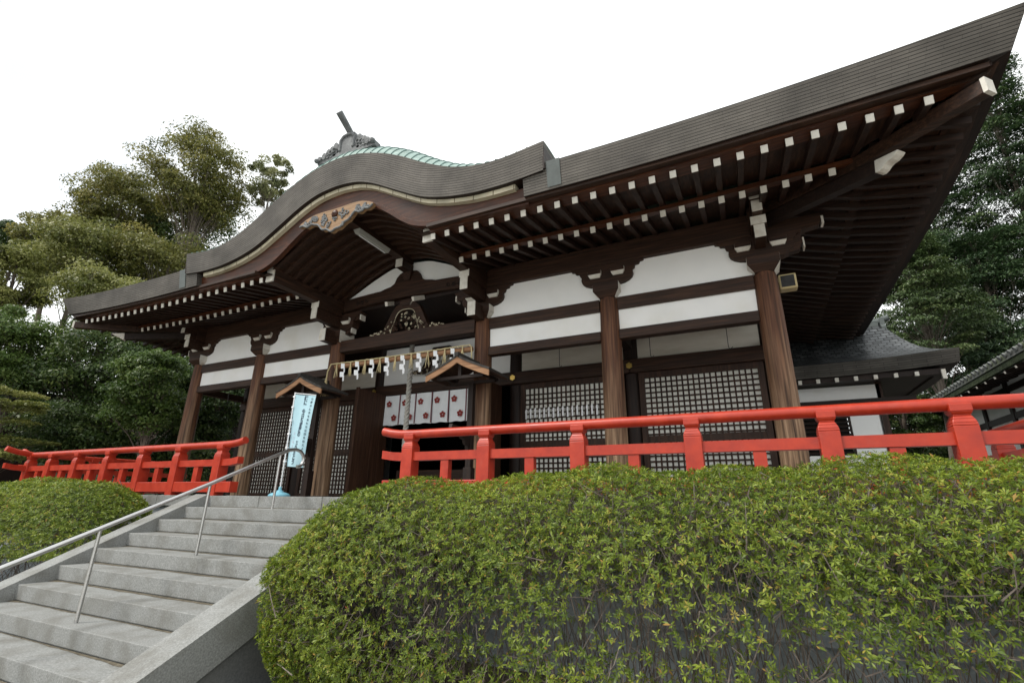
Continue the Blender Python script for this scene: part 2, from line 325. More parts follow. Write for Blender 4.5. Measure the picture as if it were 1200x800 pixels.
def dup(o, loc, parent=None):
    c = o.copy(); COL.objects.link(c); c.parent = parent
    c.location = loc
    for ch in o.children:
        d = ch.copy(); COL.objects.link(d); d.parent = c
    return c
def np_mesh(name, V, nper, mat, parent=None, tint=None, smooth=False):
    """V: (n*nper,3) array of separate n-gons."""
    V = np.asarray(V, np.float32).reshape(-1, 3)
    off = wloc(parent); V = V-np.array([off.x, off.y, off.z], np.float32)
    me = bpy.data.meshes.new(name); nv = len(V); nf = nv//nper
    me.vertices.add(nv); me.vertices.foreach_set("co", V.ravel())
    me.loops.add(nv); me.loops.foreach_set("vertex_index", np.arange(nv, dtype=np.int32))
    me.polygons.add(nf); me.polygons.foreach_set("loop_start", np.arange(0, nv, nper, dtype=np.int32))
    me.polygons.foreach_set("loop_total", np.full(nf, nper, np.int32))
    me.update(calc_edges=True); me.validate()
    if tint is not None:
        a = me.attributes.new("tint", 'FLOAT', 'FACE'); a.data.foreach_set("value", np.asarray(tint, np.float32))
    me.materials.append(mat)
    o = bpy.data.objects.new(name, me); COL.objects.link(o); o.parent = parent
    return o
def interp(x, tab):
    xs = [t[0] for t in tab]
    if x <= xs[0]: return tab[0][1]
    for (a, va), (b, vb) in zip(tab, tab[1:]):
        if x <= b: return va+(vb-va)*(x-a)/(b-a)
    return tab[-1][1]
def smooth_tab(tab, n=60, passes=6):
    """dense smooth version of an even profile (x >= 0)"""
    X = tab[-1][0]; xs = [-X+2*X*i/(2*n) for i in range(2*n+1)]; zs = [interp(abs(x), tab) for x in xs]
    for _ in range(passes):
        zs = [zs[0]]+[(zs[i-1]+2*zs[i]+zs[i+1])/4 for i in range(1, 2*n)]+[zs[-1]]
    return xs, zs
def prof_fn(tab, passes=14):
    xs, zs = smooth_tab(tab, 60, passes)
    return lambda x: float(np.interp(x, xs, zs))

# ------------------------------------------------------------------ ground and hills
GZ = -1.67
Y0_BOUNCE = -5.6
g = MB()
g.box(-120, 120, -90, 140, GZ-0.5, GZ)
tag(g.build('ground', M['earth']), kind='structure')
g = MB(); g.box(-16, 22, -45, Y0_BOUNCE, GZ-0.3, GZ+0.004)
tag(g.build('bounce_ground', M['bounce_gravel']), kind='structure')  # unseen pale ground, added to bounce light up under the eaves
def hill_z(x, y):
    d1 = max(0, (-x-13+0.35*max(0, -y))/16.0); d2 = max(0, (y-19)/22.0); d3 = max(0, (x-17)/14.0)*(1 if y > -4 else max(0, 1+(y+4)/6))
    h = 9.0*(1-math.exp(-d1*d1*1.1))+9*(1-math.exp(-d2*d2))+7*(1-math.exp(-d3*d3))
    return GZ-0.3+h+0.35*math.sin(x*0.7+1)*math.sin(y*0.53)*min(1, h)
hb = MB()
NX = 70
rows = [[(-80+160*i/NX, -30+130*j/NX, hill_z(-80+160*i/NX, -30+130*j/NX)) for i in range(NX+1)] for j in range(NX+1)]
hb.grid(rows)
tag(hb.build('hillside', M['hill']), kind='structure')

# ------------------------------------------------------------------ stone platform and stairs
Y0 = -2.45; TR = 0.345; RI = 0.167; SX0, SX1 = -1.63, 1.69
pf = thing('stone_platform', 'grey stone platform carrying the shrine hall and its red railings', 'platform', (0, 0, GZ))
b = MB(); b.box(-9.2, 9.6, Y0+0.06, 14, GZ, -0.167); b.build('platform_wall', M['wall_stone'], pf)
b = MB()
for x0 in np.arange(-9.3, 9.6, 1.26): b.box(x0, x0+1.252, Y0, Y0+0.75, -0.165, 0.0)
b.build('edge_stone', M['granite'], pf, 0.006)
b = MB(); b.box(-9.3, 9.7, Y0+0.754, 14, -0.1, -0.003); b.build('paving', M['granite'], pf)
b = MB()
for z in (-0.62, -1.14):
    for x0 in np.arange(1.9, 9.6, 1.3): b.box(x0+0.01, x0+1.28, Y0+0.03, Y0+0.07, z+0.006, z+0.50)
b.build('facing_stone', M['wall_stone'], pf, 0.008)
st = thing('stone_staircase', 'flight of grey granite steps with sloping stone kerbs up to the hall', 'stairs', (0, Y0-2, GZ))
NS = 10
for k in range(1, NS+1):
    b = MB(); zt = -RI*k; yf = Y0-TR*k
    b.prism([(yf, zt-RI+0.014), (yf, zt), (yf+TR+0.05, zt), (yf+TR+0.05, zt-RI-0.01), (yf+0.03, zt-RI-0.01), (yf+0.012, zt-RI+0.003)], 0, SX0, SX1)
    so_ = b.build('step', M['granite'], st, 0.006)
    if k < NS+1:                                # silt lying in the angle below the riser above
        rs_ = random.Random(k); zz = zt+0.002; yb_ = yf+TR-0.002; rows = []; wv = 0.02
        for i in range(61):
            x = SX0+0.003+(SX1-SX0-0.006)*i/60; wv = min(0.05, max(0.004, wv+rs_.uniform(-0.009, 0.009))); edge = 0.05*max(0, 1-i/5)+0.02*max(0, 1-(60-i)/4)
            rows.append([(x, yb_-wv-edge, zz), (x, yb_, zz+0.004)])
        c = MB(); c.grid(rows, 0, None, False); c.build('silt', M['silt'], so_)
sl = RI/TR
for xa, xb in ((SX0-0.30, SX0), (SX1, SX1+0.34)):
    b = MB(); e0, e1 = Y0-0.02, Y0-TR*NS-0.3
    zt = lambda y: -0.005+sl*(y-e0)+0.03
    b.prism([(e0, zt(e0)), (e0, zt(e0)-0.34), (e1, zt(e1)-0.34), (e1, zt(e1))], 0, xa, xb)
    b.build('sloping_kerb', M['granite'], st, 0.012)
    c = MB(); ins = 0.04
    c.prism([(e0, zt(e0)-0.345), (e0, GZ), (e1, GZ), (e1, zt(e1)-0.345)], 0, xa+ins, xb-ins)
    c.build('kerb_base', M['granite_dark'], st)
# handrail up the middle of the flight
hr = thing('handrail', 'slim stainless steel handrail with hooked end rising over the stone steps', 'handrail', (0.2, -3.7, -0.7))
b = MB(); X = 0.2
pts = [(X, -6.4, -1.10), (X, -5.41, -0.632), (X, -4.73, -0.335), (X, -3.69, 0.13), (X, -2.90, 0.505), (X, -2.70, 0.595), (X, -2.60, 0.636), (X, -2.50, 0.648), (X, -2.42, 0.63),
       (X, -2.365, 0.58), (X, -2.345, 0.52), (X, -2.36, 0.455), (X, -2.41, 0.415), (X, -2.45, 0.412)]
b.tube(pts, 0.024, 12); b.build('rail', M['steel'], hr)
for yb, zb, zt_ in ((-4.735, -RI*7, -0.345), (-3.695, -RI*4, 0.125), (-2.76, -RI*1, 0.56)):
    b = MB(); b.tube([(X, yb, zb-0.01), (X, yb+0.005, zt_)], 0.017, 10); pass
    b.build('post', M['steel'], hr)

# ------------------------------------------------------------------ shrine hall
hall = thing('shrine_hall', 'dark timber shrine hall with white walls, curved gable and sweeping layered eaves', 'shrine', (0, 0, 0))
CX = [-6.675, -4.29, -1.85, 1.85, 4.29, 6.675]
CR = 0.172
YI = 1.45                                  # inner wall line
def part(mb, name, mat, parent=None, bevel=0): return mb.build(name, mat, parent or hall, bevel)
# front columns
for x in CX:
    b = MB()
    b.lathe([(CR*1.03, 0.02), (CR*1.03, 0.3), (CR*1.01, 1.6), (CR*0.97, 2.7), (CR*0.93, 3.2), (CR*0.86, 3.27)], (0, 0, 0), 28)
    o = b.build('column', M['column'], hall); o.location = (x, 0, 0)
    b = MB(); b.lathe([(0.25, -0.002), (0.25, 0.015), (0.23, 0.022)], (0, 0, 0), 28)
    q = b.build('base_stone', M['granite_dark'], None); q.parent = o
    for zz, a in ((2.35, 0.6), (2.95, 2.4), (1.5, 3.6)):
        pass
# tie beams, plaster between them
Z = (2.53, 2.69, 3.05, 3.263)
for i in (0, 1, 3, 4):
    xa, xb = CX[i]+CR*0.9, CX[i+1]-CR*0.9
    for za, zb in ((Z[0], Z[1]), (Z[2], Z[3])):
        b = MB(); b.box(xa, xb, -0.085, 0.085, za, zb); part(b, 'tie_beam', M['wood_x'], bevel=0.006)
    b = MB(); b.box(xa, xb, -0.03, 0.03, Z[1]-0.01, Z[2]+0.01); part(b, 'plaster_panel', M['plaster'])
    b = MB(); b.box(xa, xb, -0.03, 0.03, Z[3]-0.01, 3.92); part(b, 'plaster_panel', M['plaster'])
for s in (-1, 1):
    for za, zb in ((Z[0], Z[1]), (Z[2], Z[3])):
        b = MB(); b.box(s*6.675-0.085, s*6.675+0.085, CR*0.9, YI-0.14, za, zb); part(b, 'tie_beam', M['wood_y'], bevel=0.006)
    b = MB(); b.box(s*6.675-0.03, s*6.675+0.03, CR*0.9, YI-0.14, Z[3]-0.01, 3.92); part(b, 'plaster_panel', M['plaster'])
    for i in (1, 4):                        # slanting struts from the columns to the inner wall
        b = MB(); b.box(CX[i]-0.07, CX[i]+0.07, CR*0.9, YI-0.14, 2.75, 2.95); part(b, 'tie_beam', M['dark_y']) if s == 1 else None
# centre bay beams
b = MB(); b.box(-1.70, 1.70, -0.10, 0.10, 3.02, 3.285); part(b, 'tie_beam', M['wood_x'], bevel=0.01)
def arch_beam(x0, x1, zb, zt, rise, y0, y1):
    n = 24; xs = [x0+(x1-x0)*i/n for i in range(n+1)]
    f = lambda x: rise*(1-((2*(x-x0)/(x1-x0)-1)**2))
    return [(x, zb+f(x)*(1.3 if 0.12 < (x-x0)/(x1-x0) < 0.88 else 0.2)) for x in xs]+[(x, zt+f(x)) for x in xs[::-1]]
b = MB(); b.prism(arch_beam(-1.72, 1.72, 3.97, 4.24, 0.06, 0, 0), 1, -0.11, 0.11); ko = part(b, 'rainbow_beam', M['wood_x'], bevel=0.008)
b = MB()
for s in (-1, 1):                            # carved scrolls near the ends
    for q in range(3):
        th = [2*math.pi*j/14*1.3+q for j in range(15)]
        b.tube([(s*(1.32-0.13*q)+0.05*math.cos(t)*(1-j/22), -0.115, 4.10+0.01*q+0.05*math.sin(t)*(1-j/22)) for j, t in enumerate(th)], 0.008, 5)
part(b, 'scroll_carving', M['dark_x'], ko)
# eave plate (keta)
for s in (-1, 1):
    b = MB(); b.box(min(s*1.95, s*6.62), max(s*1.95, s*6.62), -0.12, 0.12, 3.90, 4.27); part(b, 'eave_plate', M['wood_x'], bevel=0.008)
    b = MB(); b.box(s*6.675-0.12, s*6.675+0.12, -0.35, 11, 3.903, 4.268); part(b, 'eave_plate', M['wood_y'], bevel=0.008)
# brackets
def bracket(x, corner=False, centre=False):
    b = MB(); br_mats = [M['wood_x'], M['white_paint']]
    hw = 0.17
    b.hexa([(x-hw*0.78,-hw*0.78,3.262),(x+hw*0.78,-hw*0.78,3.262),(x+hw*0.78,hw*0.78,3.262),(x-hw*0.78,hw*0.78,3.262)],
           [(x-hw*1.3,-hw*1.3,3.37),(x+hw*1.3,-hw*1.3,3.37),(x+hw*1.3,hw*1.3,3.37),(x-hw*1.3,hw*1.3,3.37)], 0, [0,0,0,1,0,1])
    b.hexa([(x-hw*1.3,-hw*1.3,3.37),(x+hw*1.3,-hw*1.3,3.37),(x+hw*1.3,hw*1.3,3.37),(x-hw*1.3,hw*1.3,3.37)],
           [(x-hw*1.3,-hw*1.3,3.50),(x+hw*1.3,-hw*1.3,3.50),(x+hw*1.3,hw*1.3,3.50),(x-hw*1.3,hw*1.3,3.50)], 0, [0,0,0,1,0,1])
    root = b.build('bracket', br_mats, hall, 0.004)
    a = MB()
    a.prism([(x-0.44,3.74),(x-0.45,3.66),(x-0.43,3.60),(x-0.38,3.555),(x-0.30,3.52),(x-0.2,3.502),(x+0.2,3.502),(x+0.30,3.52),(x+0.38,3.555),(x+0.43,3.60),(x+0.45,3.66),(x+0.44,3.74)], 1, -0.10, 0.10)
    a.prism([(x-0.64,3.905),(x-0.63,3.87),(x-0.57,3.86),(x-0.555,3.82),(x-0.49,3.81),(x-0.475,3.755),(x-0.44,3.735),(x+0.44,3.735),(x+0.475,3.755),(x+0.49,3.81),(x+0.555,3.82),(x+0.57,3.86),(x+0.63,3.87),(x+0.64,3.905)], 1, -0.095, 0.095)
    a.build('bracket_arm', M['wood_x'], root, 0.004)
    def block(xc, y0, y1, z0, wb=0.085, wt=0.115, h1=0.06, h2=0.07, side='x'):
        k = MB()
        k.hexa([(xc-wb,y0+0.03,z0),(xc+wb,y0+0.03,z0),(xc+wb,y1,z0),(xc-wb,y1,z0)], [(xc-wt,y0,z0+h1),(xc+wt,y0,z0+h1),(xc+wt,y1,z0+h1),(xc-wt,y1,z0+h1)], 0, [1,0,1,1,0,1])
        k.hexa([(xc-wt,y0,z0+h1),(xc+wt,y0,z0+h1),(xc+wt,y1,z0+h1),(xc-wt,y1,z0+h1)], [(xc-wt,y0,z0+h1+h2),(xc+wt,y0,z0+h1+h2),(xc+wt,y1,z0+h1+h2),(xc-wt,y1,z0+h1+h2)], 0, [0,0,0,1,0,1])
        k.build('bearing_block', br_mats, root, 0.003)
    for dx in ((-0.2, 0.2) if not (corner or centre) else ((-0.24, 0.24))): block(x+dx, -0.155, 0.1, 3.665)
    if corner or centre:
        tiers = [(0.50, 3.20, 3.47, 0.16), (0.80, 3.60, 3.84, 0.15), (0.80, 3.845, 3.98, 0.20), (1.05, 3.99, 4.19, 0.13)] if centre else \
                [(0.50, 3.66, 3.86, 0.14), (0.52, 3.865, 3.99, 0.20), (0.66, 4.0, 4.17, 0.13), (0.72, 4.175, 4.27, 0.17)]
        k = MB()
        for L, za, zb, wd in tiers:
            k.box(x-wd/2, x+wd/2, -L, -0.11, za, zb, 0)
            k.box(x-wd/2-0.003, x+wd/2+0.003, -L-0.006, -L+0.012, za-0.003, zb+0.003, 1)
        k.build('beam_nose', br_mats, root, 0.004)
        sgn = 1 if x > 0 else -1
        k = MB()                              # noses towards the side
        if corner:
            d = sgn
            prof = [(x+d*0.12,3.52),(x+d*0.50,3.56),(x+d*0.56,3.68),(x+d*0.54,3.86),(x+d*0.80,3.90),(x+d*0.86,4.0),(x+d*0.84,4.08),(x+d*0.12,4.08)]
        else:
            d = -sgn
            prof = [(x+d*0.12,3.42),(x+d*0.32,3.45),(x+d*0.38,3.56),(x+d*0.36,3.72),(x+d*0.56,3.74),(x+d*0.62,3.82),(x+d*0.60,3.94),(x+d*0.12,3.94)]
        k.prism(prof, 1, -0.07, 0.07)
        e = prof[2]; k.box(min(e[0], e[0]+d*0.02), max(e[0], e[0]+d*0.02), -0.074, 0.074, e[1]-0.1, e[1]+0.06, 1)
        e = prof[5]; k.box(min(e[0]-d*0.02, e[0]+d*0.01), max(e[0]-d*0.02, e[0]+d*0.01), -0.074, 0.074, e[1]-0.09, e[1]+0.03, 1)
        k.build('carved_nose', br_mats, root)
for i, x in enumerate(CX): bracket(x, i in (0, 5), i in (2, 3))
# frog-leg struts
def frog(xc, zb, zt, y0, y1, wb, wt, carved=True, mat='wood_x'):
    b = MB()
    n = 10
    H_ = zt-zb
    ot = [(0,1.0),(0.15,0.90),(0.35,0.79),(0.55,0.69),(0.72,0.60),(0.84,0.52),(0.93,0.43),(1.0,wt/wb)]
    it = [(0,0.60),(0.15,0.56),(0.30,0.50),(0.45,0.44),(0.58,0.40),(0.68,0.34),(0.74,0.26),(0.78,0.12)]
    outer = [(xc-wb/2*h_, zb+H_*t) for t, h_ in ot]; outer += [(2*xc-x, z) for x, z in outer[::-1]]
    inner = [(xc-wb/2*h_, zb+H_*t) for t, h_ in it]; inner += [(2*xc-x, z) for x, z in inner[::-1]]
    m_ = len(outer)
    vs = [(x, y0, z) for x, z in outer]+[(x, y0, z) for x, z in inner]+[(x, y1, z) for x, z in outer]+[(x, y1, z) for x, z in inner]
    fs = []
    for i in range(m_-1):
        fs += [(i, i+1, m_+i+1, m_+i), (2*m_+i+1, 2*m_+i, 3*m_+i, 3*m_+i+1), (i+1, i, 2*m_+i, 2*m_+i+1), (m_+i, m_+i+1, 3*m_+i+1, 3*m_+i)]
    fs += [(0, m_, 3*m_, 2*m_), (m_-1, 3*m_-1, 4*m_-1, 2*m_-1)]
    b.add(vs, fs)
    root = part(b, 'frog_leg_strut', [M[mat]])
    if carved:
        k = MB(); rnd = random.Random(int(xc*10)+3)
        for q in range(110):
            t = rnd.uniform(-1, 1); a = rnd.uniform(0, 6.28)
            xx = xc+t*wb*0.46; hmax = (zt-zb)*0.62*(1-abs(t)**2.2)+0.03
            zz = zb+rnd.uniform(0.02, 1)*hmax
            rr = rnd.uniform(0.018, 0.035)
            th = [a+2*math.pi*j/9*1.2 for j in range(10)]
            k.tube([(xx+rr*math.cos(v)*(1-j/16), y0-0.012, zz+rr*math.sin(v)*(1-j/16)) for j, v in enumerate(th)], 0.007, 5, mi=1 if rnd.random() < 0.35 else 0)
        k.build('carved_flowers', [M['wood_x'], M['cream']], root)
        for s in (-1, 1):
            for q in range(4):
                k = MB(); fr = 0.055-0.006*q; pc = (xc+s*(wb*0.5+0.03+0.085*q), (y0+y1)/2-0.02, zb+0.05-0.008*q)
                for a in range(5): k.lathe([(0.001,-0.5*fr),(0.4*fr,-0.35*fr),(0.52*fr,0),(0.4*fr,0.35*fr),(0.001,0.5*fr)], (pc[0]+0.6*fr*math.cos(a*1.257), pc[1]-0.01, pc[2]+0.6*fr*math.sin(a*1.257)), 7, mi=1 if (a+q) % 2 else 0)
                k.build('carved_blossom', [M['wood_x'], M['cream']], root)
        e = MB()
        e.tube([(xc+(x-xc)*0.97, y0-0.008, z-0.012) for x, z in inner], 0.009, 5)
        e.build('painted_edge', M['cream'], root)
    return root
frog(0.0, 3.29, 3.93, -0.06, 0.06, 1.25, 0.36)
b = MB(); b.hexa([(-0.10,-0.08,3.86),(0.10,-0.08,3.86),(0.10,0.08,3.86),(-0.10,0.08,3.86)], [(-0.15,-0.1,3.93),(0.15,-0.1,3.93),(0.15,0.1,3.93),(-0.15,0.1,3.93)], 0, [0,0,0,1,0,1])
b.box(-0.15, 0.15, -0.1, 0.1, 3.93, 3.99); part(b, 'bearing_block', [M['wood_x'], M['white_paint']])
for s in (-1, 1):
    b = MB(); b.beam((s*0.34, -0.30, 3.86), (s*0.40, -0.02, 3.99), 0.06, 0.09, 0); b.build('beam_nose', M['white_paint'], hall)
frog(0.0, 2.76, 3.36, YI-0.14, YI-0.06, 1.2, 0.45, True, 'dark_x')
# upper strut and wall of the gable
b = MB(); xs, zs = smooth_tab([(0,4.86),(0.5,4.82),(1.0,4.62),(1.4,4.42),(1.75,4.26)], 24, 3)
b.prism([(x, z) for x, z in zip(xs, zs)]+[(1.75, 4.2), (-1.75, 4.2)], 1, -0.03, 0.03); part(b, 'gable_plaster', M['plaster'])
b = MB(); pr_ = [(-0.72,4.30),(-0.62,4.33),(-0.45,4.36),(-0.35,4.42),(-0.30,4.54),(-0.22,4.62),(-0.10,4.64),(-0.08,4.52),(0.08,4.52),(0.10,4.64),(0.22,4.62),(0.30,4.54),(0.35,4.42),(0.45,4.36),(0.62,4.33),(0.72,4.30)]
b.prism([(-0.72,4.26)]+pr_+[(0.72,4.26)], 1, -0.09, -0.031); part(b, 'gable_strut', M['wood_x'], bevel=0.006)
b = MB(); b.hexa([(-0.07,-0.13,4.42),(0.07,-0.13,4.42),(0.07,-0.04,4.42),(-0.07,-0.04,4.42)], [(-0.13,-0.16,4.6),(0.13,-0.16,4.6),(0.13,-0.04,4.6),(-0.13,-0.04,4.6)])
b.box(-0.08, 0.08, -0.42, -0.04, 4.60, 4.78); b.box(-0.083, 0.083, -0.43, -0.41, 4.60, 4.782, 1); part(b, 'beam_nose', [M['wood_y'], M['white_paint']])

# ---- roof profiles
XE, YE, YB = 9.18, -2.30, 11.2              # eave corner; front and rear eave lines
def Lf(d): return 0.215*(max(0.0, 5.1-d)/5.1)**2.4
def lift(x): return Lf(XE-abs(x))
ktop = prof_fn([(0,5.90),(0.5,5.84),(1.04,5.665),(1.5,5.44),(2.0,5.13),(2.5,4.885),(3.0,4.765),(3.4,4.755),(4.05,4.835)], 8)
kbot = prof_fn([(0,5.34),(0.5,5.29),(0.9,5.13),(1.3,4.90),(1.95,4.545),(2.4,4.42),(2.9,4.345),(3.5,4.34),(4.05,4.39)], 8)
hbot = prof_fn([(0,4.86),(0.4,4.875),(0.6,4.86),(0.8,4.79),(1.1,4.60),(1.4,4.36),(1.65,4.20),(1.95,4.11),(2.35,4.075),(3.05,4.035),(3.75,4.03)], 4)
roof = bpy.data.objects.new('roof', None); COL.objects.link(roof); roof.parent = hall
def band(mb, path, closed_ends=True):
    """path: list of (outer top, outer bottom, inner bottom, inner top, u)"""
    rows = [[p[0], p[1]] for p in path]; h = [(Vector(p[0])-Vector(p[1])).length for p in path]
    mb.grid(rows, 0, [[(p[4], hh), (p[4], 0)] for p, hh in zip(path, h)], True)
    mb.grid([[p[1], p[2]] for p in path], 1, None, False)
    mb.grid([[p[3], p[0]] for p in path], 1, None, False)
    if closed_ends:
        for p, fl in ((path[0], 1), (path[-1], 0)):
            q = [p[0], p[1], p[2], p[3]]
            ww = 0.4
            uv = [(0, h[0]), (0, 0), (ww, 0), (ww, h[0])]
            mb.add(q, [(0,1,2,3) if fl else (3,2,1,0)], 0, [uv if fl else uv[::-1]])
# main front eave edge, one band on each side of the curved gable, continued along the side eaves
TH = 0.415
for s in (-1, 1):
    mb = MB(); path = []; n = 36
    for i in range(n+1):
        x = 3.69+(XE-3.69)*i/n; zt_ = 4.515+lift(x); k = max(0, (x-6.5)/(XE-6.5))**2
        th = TH-0.02*k
        path.append([(s*x, YE, zt_), (s*(x-0.16*k), YE+0.07+0.09*k, zt_-th), (s*(x-0.55*k), YE+0.50+0.05*k, zt_-th+0.02), (s*(x-0.55*k), YE+0.55, zt_+0.02), x])
    if s < 0: path = path[::-1]
    band(mb, path); mb.build('front_eave_edge', [M['eave'], M['dark_x']], roof)
    mb = MB(); path = []; n = 60
    for i in range(n+1):
        y = YE+(YB-YE)*i/n; zt_ = 4.515+Lf(min(y-YE, YB-y)); k = max(0, 1-min(y-YE, YB-y)/2.6)**2; sg = 1 if y-YE < YB-y else -1
        th = TH-0.02*k
        path.append([(s*XE, y, zt_), (s*(XE-0.07-0.09*k), y+sg*0.16*k, zt_-th), (s*(XE-0.5-0.05*k), y+sg*0.55*k, zt_-th+0.02), (s*(XE-0.55), y+sg*0.55*k, zt_+0.02), y])
    if s < 0: path = path[::-1]
    band(mb, path); mb.build('side_eave_edge', [M['eave'], M['dark_y']], roof)
# curved gable edge
KY = -2.37
mb = MB(); path = []; n = 96; u = 0; pv = None
for i in range(n+1):
    x = -4.05+8.1*i/n; zt_, zb_ = ktop(x), kbot(x)
    if pv: u += math.hypot(x-pv[0], zt_-pv[1])
    pv = (x, zt_)
    path.append([(x, KY, zt_), (x*0.992, KY+0.06, zb_), (x*0.992, KY+0.42, zb_+0.01), (x, KY+0.42, zt_+0.02), u])
band(mb, path); mb.build('gable_eave_edge', [M['eave'], M['dark_x']], roof)
# end caps of the gable edge: dark side faces where it oversails the main eave
for s in (-1, 1):
    mb = MB(); mb.prism([(KY+0.05, kbot(4.05)+0.02), (KY+0.01, ktop(4.05)-0.01), (KY+1.1, ktop(4.05)+0.10), (KY+1.1, kbot(4.05)+0.10)], 0, s*4.02 if s > 0 else -4.045, s*4.045 if s > 0 else -4.02)
    mb.build('gable_end_board', M['eave'] if False else M['dark_y'], roof)
# copper top of the gable: rises steeply from the edge, then runs back into the main roof
def kh(d): return 0.50*(1-math.exp(-d/0.26))+0.05*d
mb = MB(); ds = [0,0.03,0.06,0.10,0.15,0.2,0.27,0.36,0.5,0.7,1.0,1.4,1.9,2.5,3.2,4.2]
rows = []
for i in range(97):
    x = -4.05+8.1*i/96; rows.append([(x, KY+0.01+d, ktop(x)+0.004+kh(d)*(0.10+0.90*max(0, 1-(abs(x)/3.9)**2)**0.8)) for d in ds])
mb.grid(rows, 0, None, True, flip=True); kr = mb.build('copper_gable_roof', M['verdigris'], roof)
mb = MB()
x = -3.9
while x < 3.95:
    fx = lambda x_: 0.10+0.90*max(0, 1-(abs(x_)/3.9)**2)**0.8
    mb.tube([(x, KY+0.01+d, ktop(x)+0.012+kh(d)*fx(x)) for d in ds], 0.011, 5)
    sl_ = abs(ktop(x+0.05)-ktop(x-0.05))/0.1
    x += 0.17/math.sqrt(1+sl_*sl_)
mb.build('seam', M['seam'], kr)
# copper flashing on the main eave beside the gable
for s in (-1, 1):
    for xa, xb in ((4.06, 4.26),):
        rows = []
        for i in range(5):
            x = xa+(xb-xa)*i/4
            rows.append([(s*x, YE-0.012+0.0714*t, 4.52+lift(x)-TH*t) for t in (0, 0.25, 0.5, 0.75, 0.93)])
        mb = MB(); mb.grid(rows, 0, None, False); mb.grid([[ (p[0], p[1]+0.01, p[2]) for p in r_] for r_ in rows], 0, None, False, flip=True)
        mb.build('copper_flashing', M['flashing'], roof)
# cream strip and barge board
mb = MB(); path = []
u = 0; pv = None
for i in range(81):
    x = -3.55+7.1*i/80; zb_ = kbot(x)+0.012
    if pv: u += math.hypot(x-pv[0], zb_-pv[1])
    pv = (x, zb_); path.append([(x, -2.235, zb_), (x*0.998, -2.225, zb_-0.085), (x*0.998, -2.0, zb_-0.085), (x, -2.0, zb_), u])
band(mb, path); mb.build('cream_moulding', [M['cream_strip'], M['cream']], roof)
mb = MB(); rows_f = []; rows_b = []
for i in range(121):
    x = -3.72+7.44*i/120; t, b_ = kbot(x)-0.055, min(hbot(x), kbot(x)-0.12)
    rows_f.append([(x, -2.16, t), (x, -2.13, b_+0.10), (x, -2.15, b_+0.085), (x, -2.14, b_)]); rows_b.append([(x, -2.14, b_), (x, -2.05, b_), (x, -2.05, t)])
mb.grid(rows_f, 0, None, False); mb.grid(rows_b, 0, None, False)
for r_, q in ((rows_f[0], rows_b[0]), (rows_f[-1], rows_b[-1])): mb.add(r_+q[1:], [(0,1,2,3,4,5)])
mb.build('barge_board', M['barge'], roof)
# hanging carving under the peak
def gegyo():
    n = 40; top = []; bot = []
    for i in range(n+1):
        t = -1+2*i/n; x = 0.86*t
        top.append((x, hbot(x)+0.05)); sag = 0.41*(max(0, 1-abs(t)**1.15))**0.85*(1-0.30*math.exp(-((abs(t)-0.55)/0.13)**2))
        bot.append((x, hbot(x)-0.005-sag+0.018*math.sin(t*26)))
    b = MB(); b.prism(top+bot[::-1], 1, -2.24, -2.165)
    root = b.build('hanging_carving', M['gold_wood'], roof)
    k = MB(); rnd = random.Random(5)
    k.tube([(x, -2.245, z+0.012) for x, z in bot], 0.020, 6)
    for q in range(44):
        t = rnd.uniform(-0.88, 0.88); x = 0.86*t
        i = int((t+1)/2*n); zz = rnd.uniform(bot[i][1]+0.03, top[i][1]-0.07)
        rr = rnd.uniform(0.028, 0.06); a = rnd.uniform(0, 6.28); sg = rnd.choice((-1, 1))
        k.tube([(x+rr*(1-j/15)*math.cos(a+sg*j*0.55), -2.247, zz+rr*(1-j/15)*math.sin(a+sg*j*0.55)) for j in range(12)], [0.017-0.0008*j for j in range(12)], 6)
    k.build('scroll_work', M['tile_grey'], root)
    k = MB(); k.lathe([(0.001,-0.02),(0.075,-0.02),(0.075,0.02),(0.05,0.035),(0.02,0.05),(0.001,0.06)], (0,0,0), 6)
    o = k.build('hexagonal_boss', M['barge'], None); o.parent = root; o.location = (0, -2.245, 4.80); o.rotation_euler = (R(90), 0, 0)
gegyo()
# ornament tile on the peak
orn = MB(); zb_ = 6.19; yo = -2.19; OW = 0.86
orn.prism([(-0.82,zb_-0.10),(-0.82,zb_-0.03),(-0.5,zb_+0.04),(0.5,zb_+0.04),(0.82,zb_-0.03),(0.82,zb_-0.10)], 1, yo-0.02, yo+0.3)
orn.prism([(-0.24,zb_+0.03),(-0.25,zb_+0.34),(-0.18,zb_+0.46),(0,zb_+0.50),(0.18,zb_+0.46),(0.25,zb_+0.34),(0.24,zb_+0.03)], 1, yo-0.01, yo+0.22)
arch = [(-0.19,zb_+0.06),(-0.20,zb_+0.33),(-0.12,zb_+0.42),(0,zb_+0.44),(0.12,zb_+0.42),(0.20,zb_+0.33),(0.19,zb_+0.06)]
orn.tube([(x, yo-0.015, z) for x, z in arch], 0.035, 8)
rnd = random.Random(2)
for s in (-1, 1):
    for k_, (dx, h_, rr) in enumerate([(0.34,0.27,0.075),(0.43,0.20,0.07),(0.52,0.16,0.06),(0.62,0.09,0.06),(0.74,0.03,0.055)]):
        orn.prism([(s*dx+rr*1.1*math.cos(a*math.pi/5)*1.0, zb_+h_*0.6+ (h_*0.5+rr*0.7)*math.sin(a*math.pi/5)) for a in range(10)], 1, yo-0.02-0.01*k_, yo+0.15)
        orn.tube([(s*dx+rr*0.7*math.cos(a*0.8+k_), yo-0.04, zb_+h_*0.5+rr*0.7*math.sin(a*0.8+k_)) for a in range(8)], 0.018, 6)
    orn.lathe([(0.001,-0.05),(0.045,-0.035),(0.055,0),(0.045,0.035),(0.001,0.05)], (s*0.80, yo-0.06, zb_-0.03), 10)
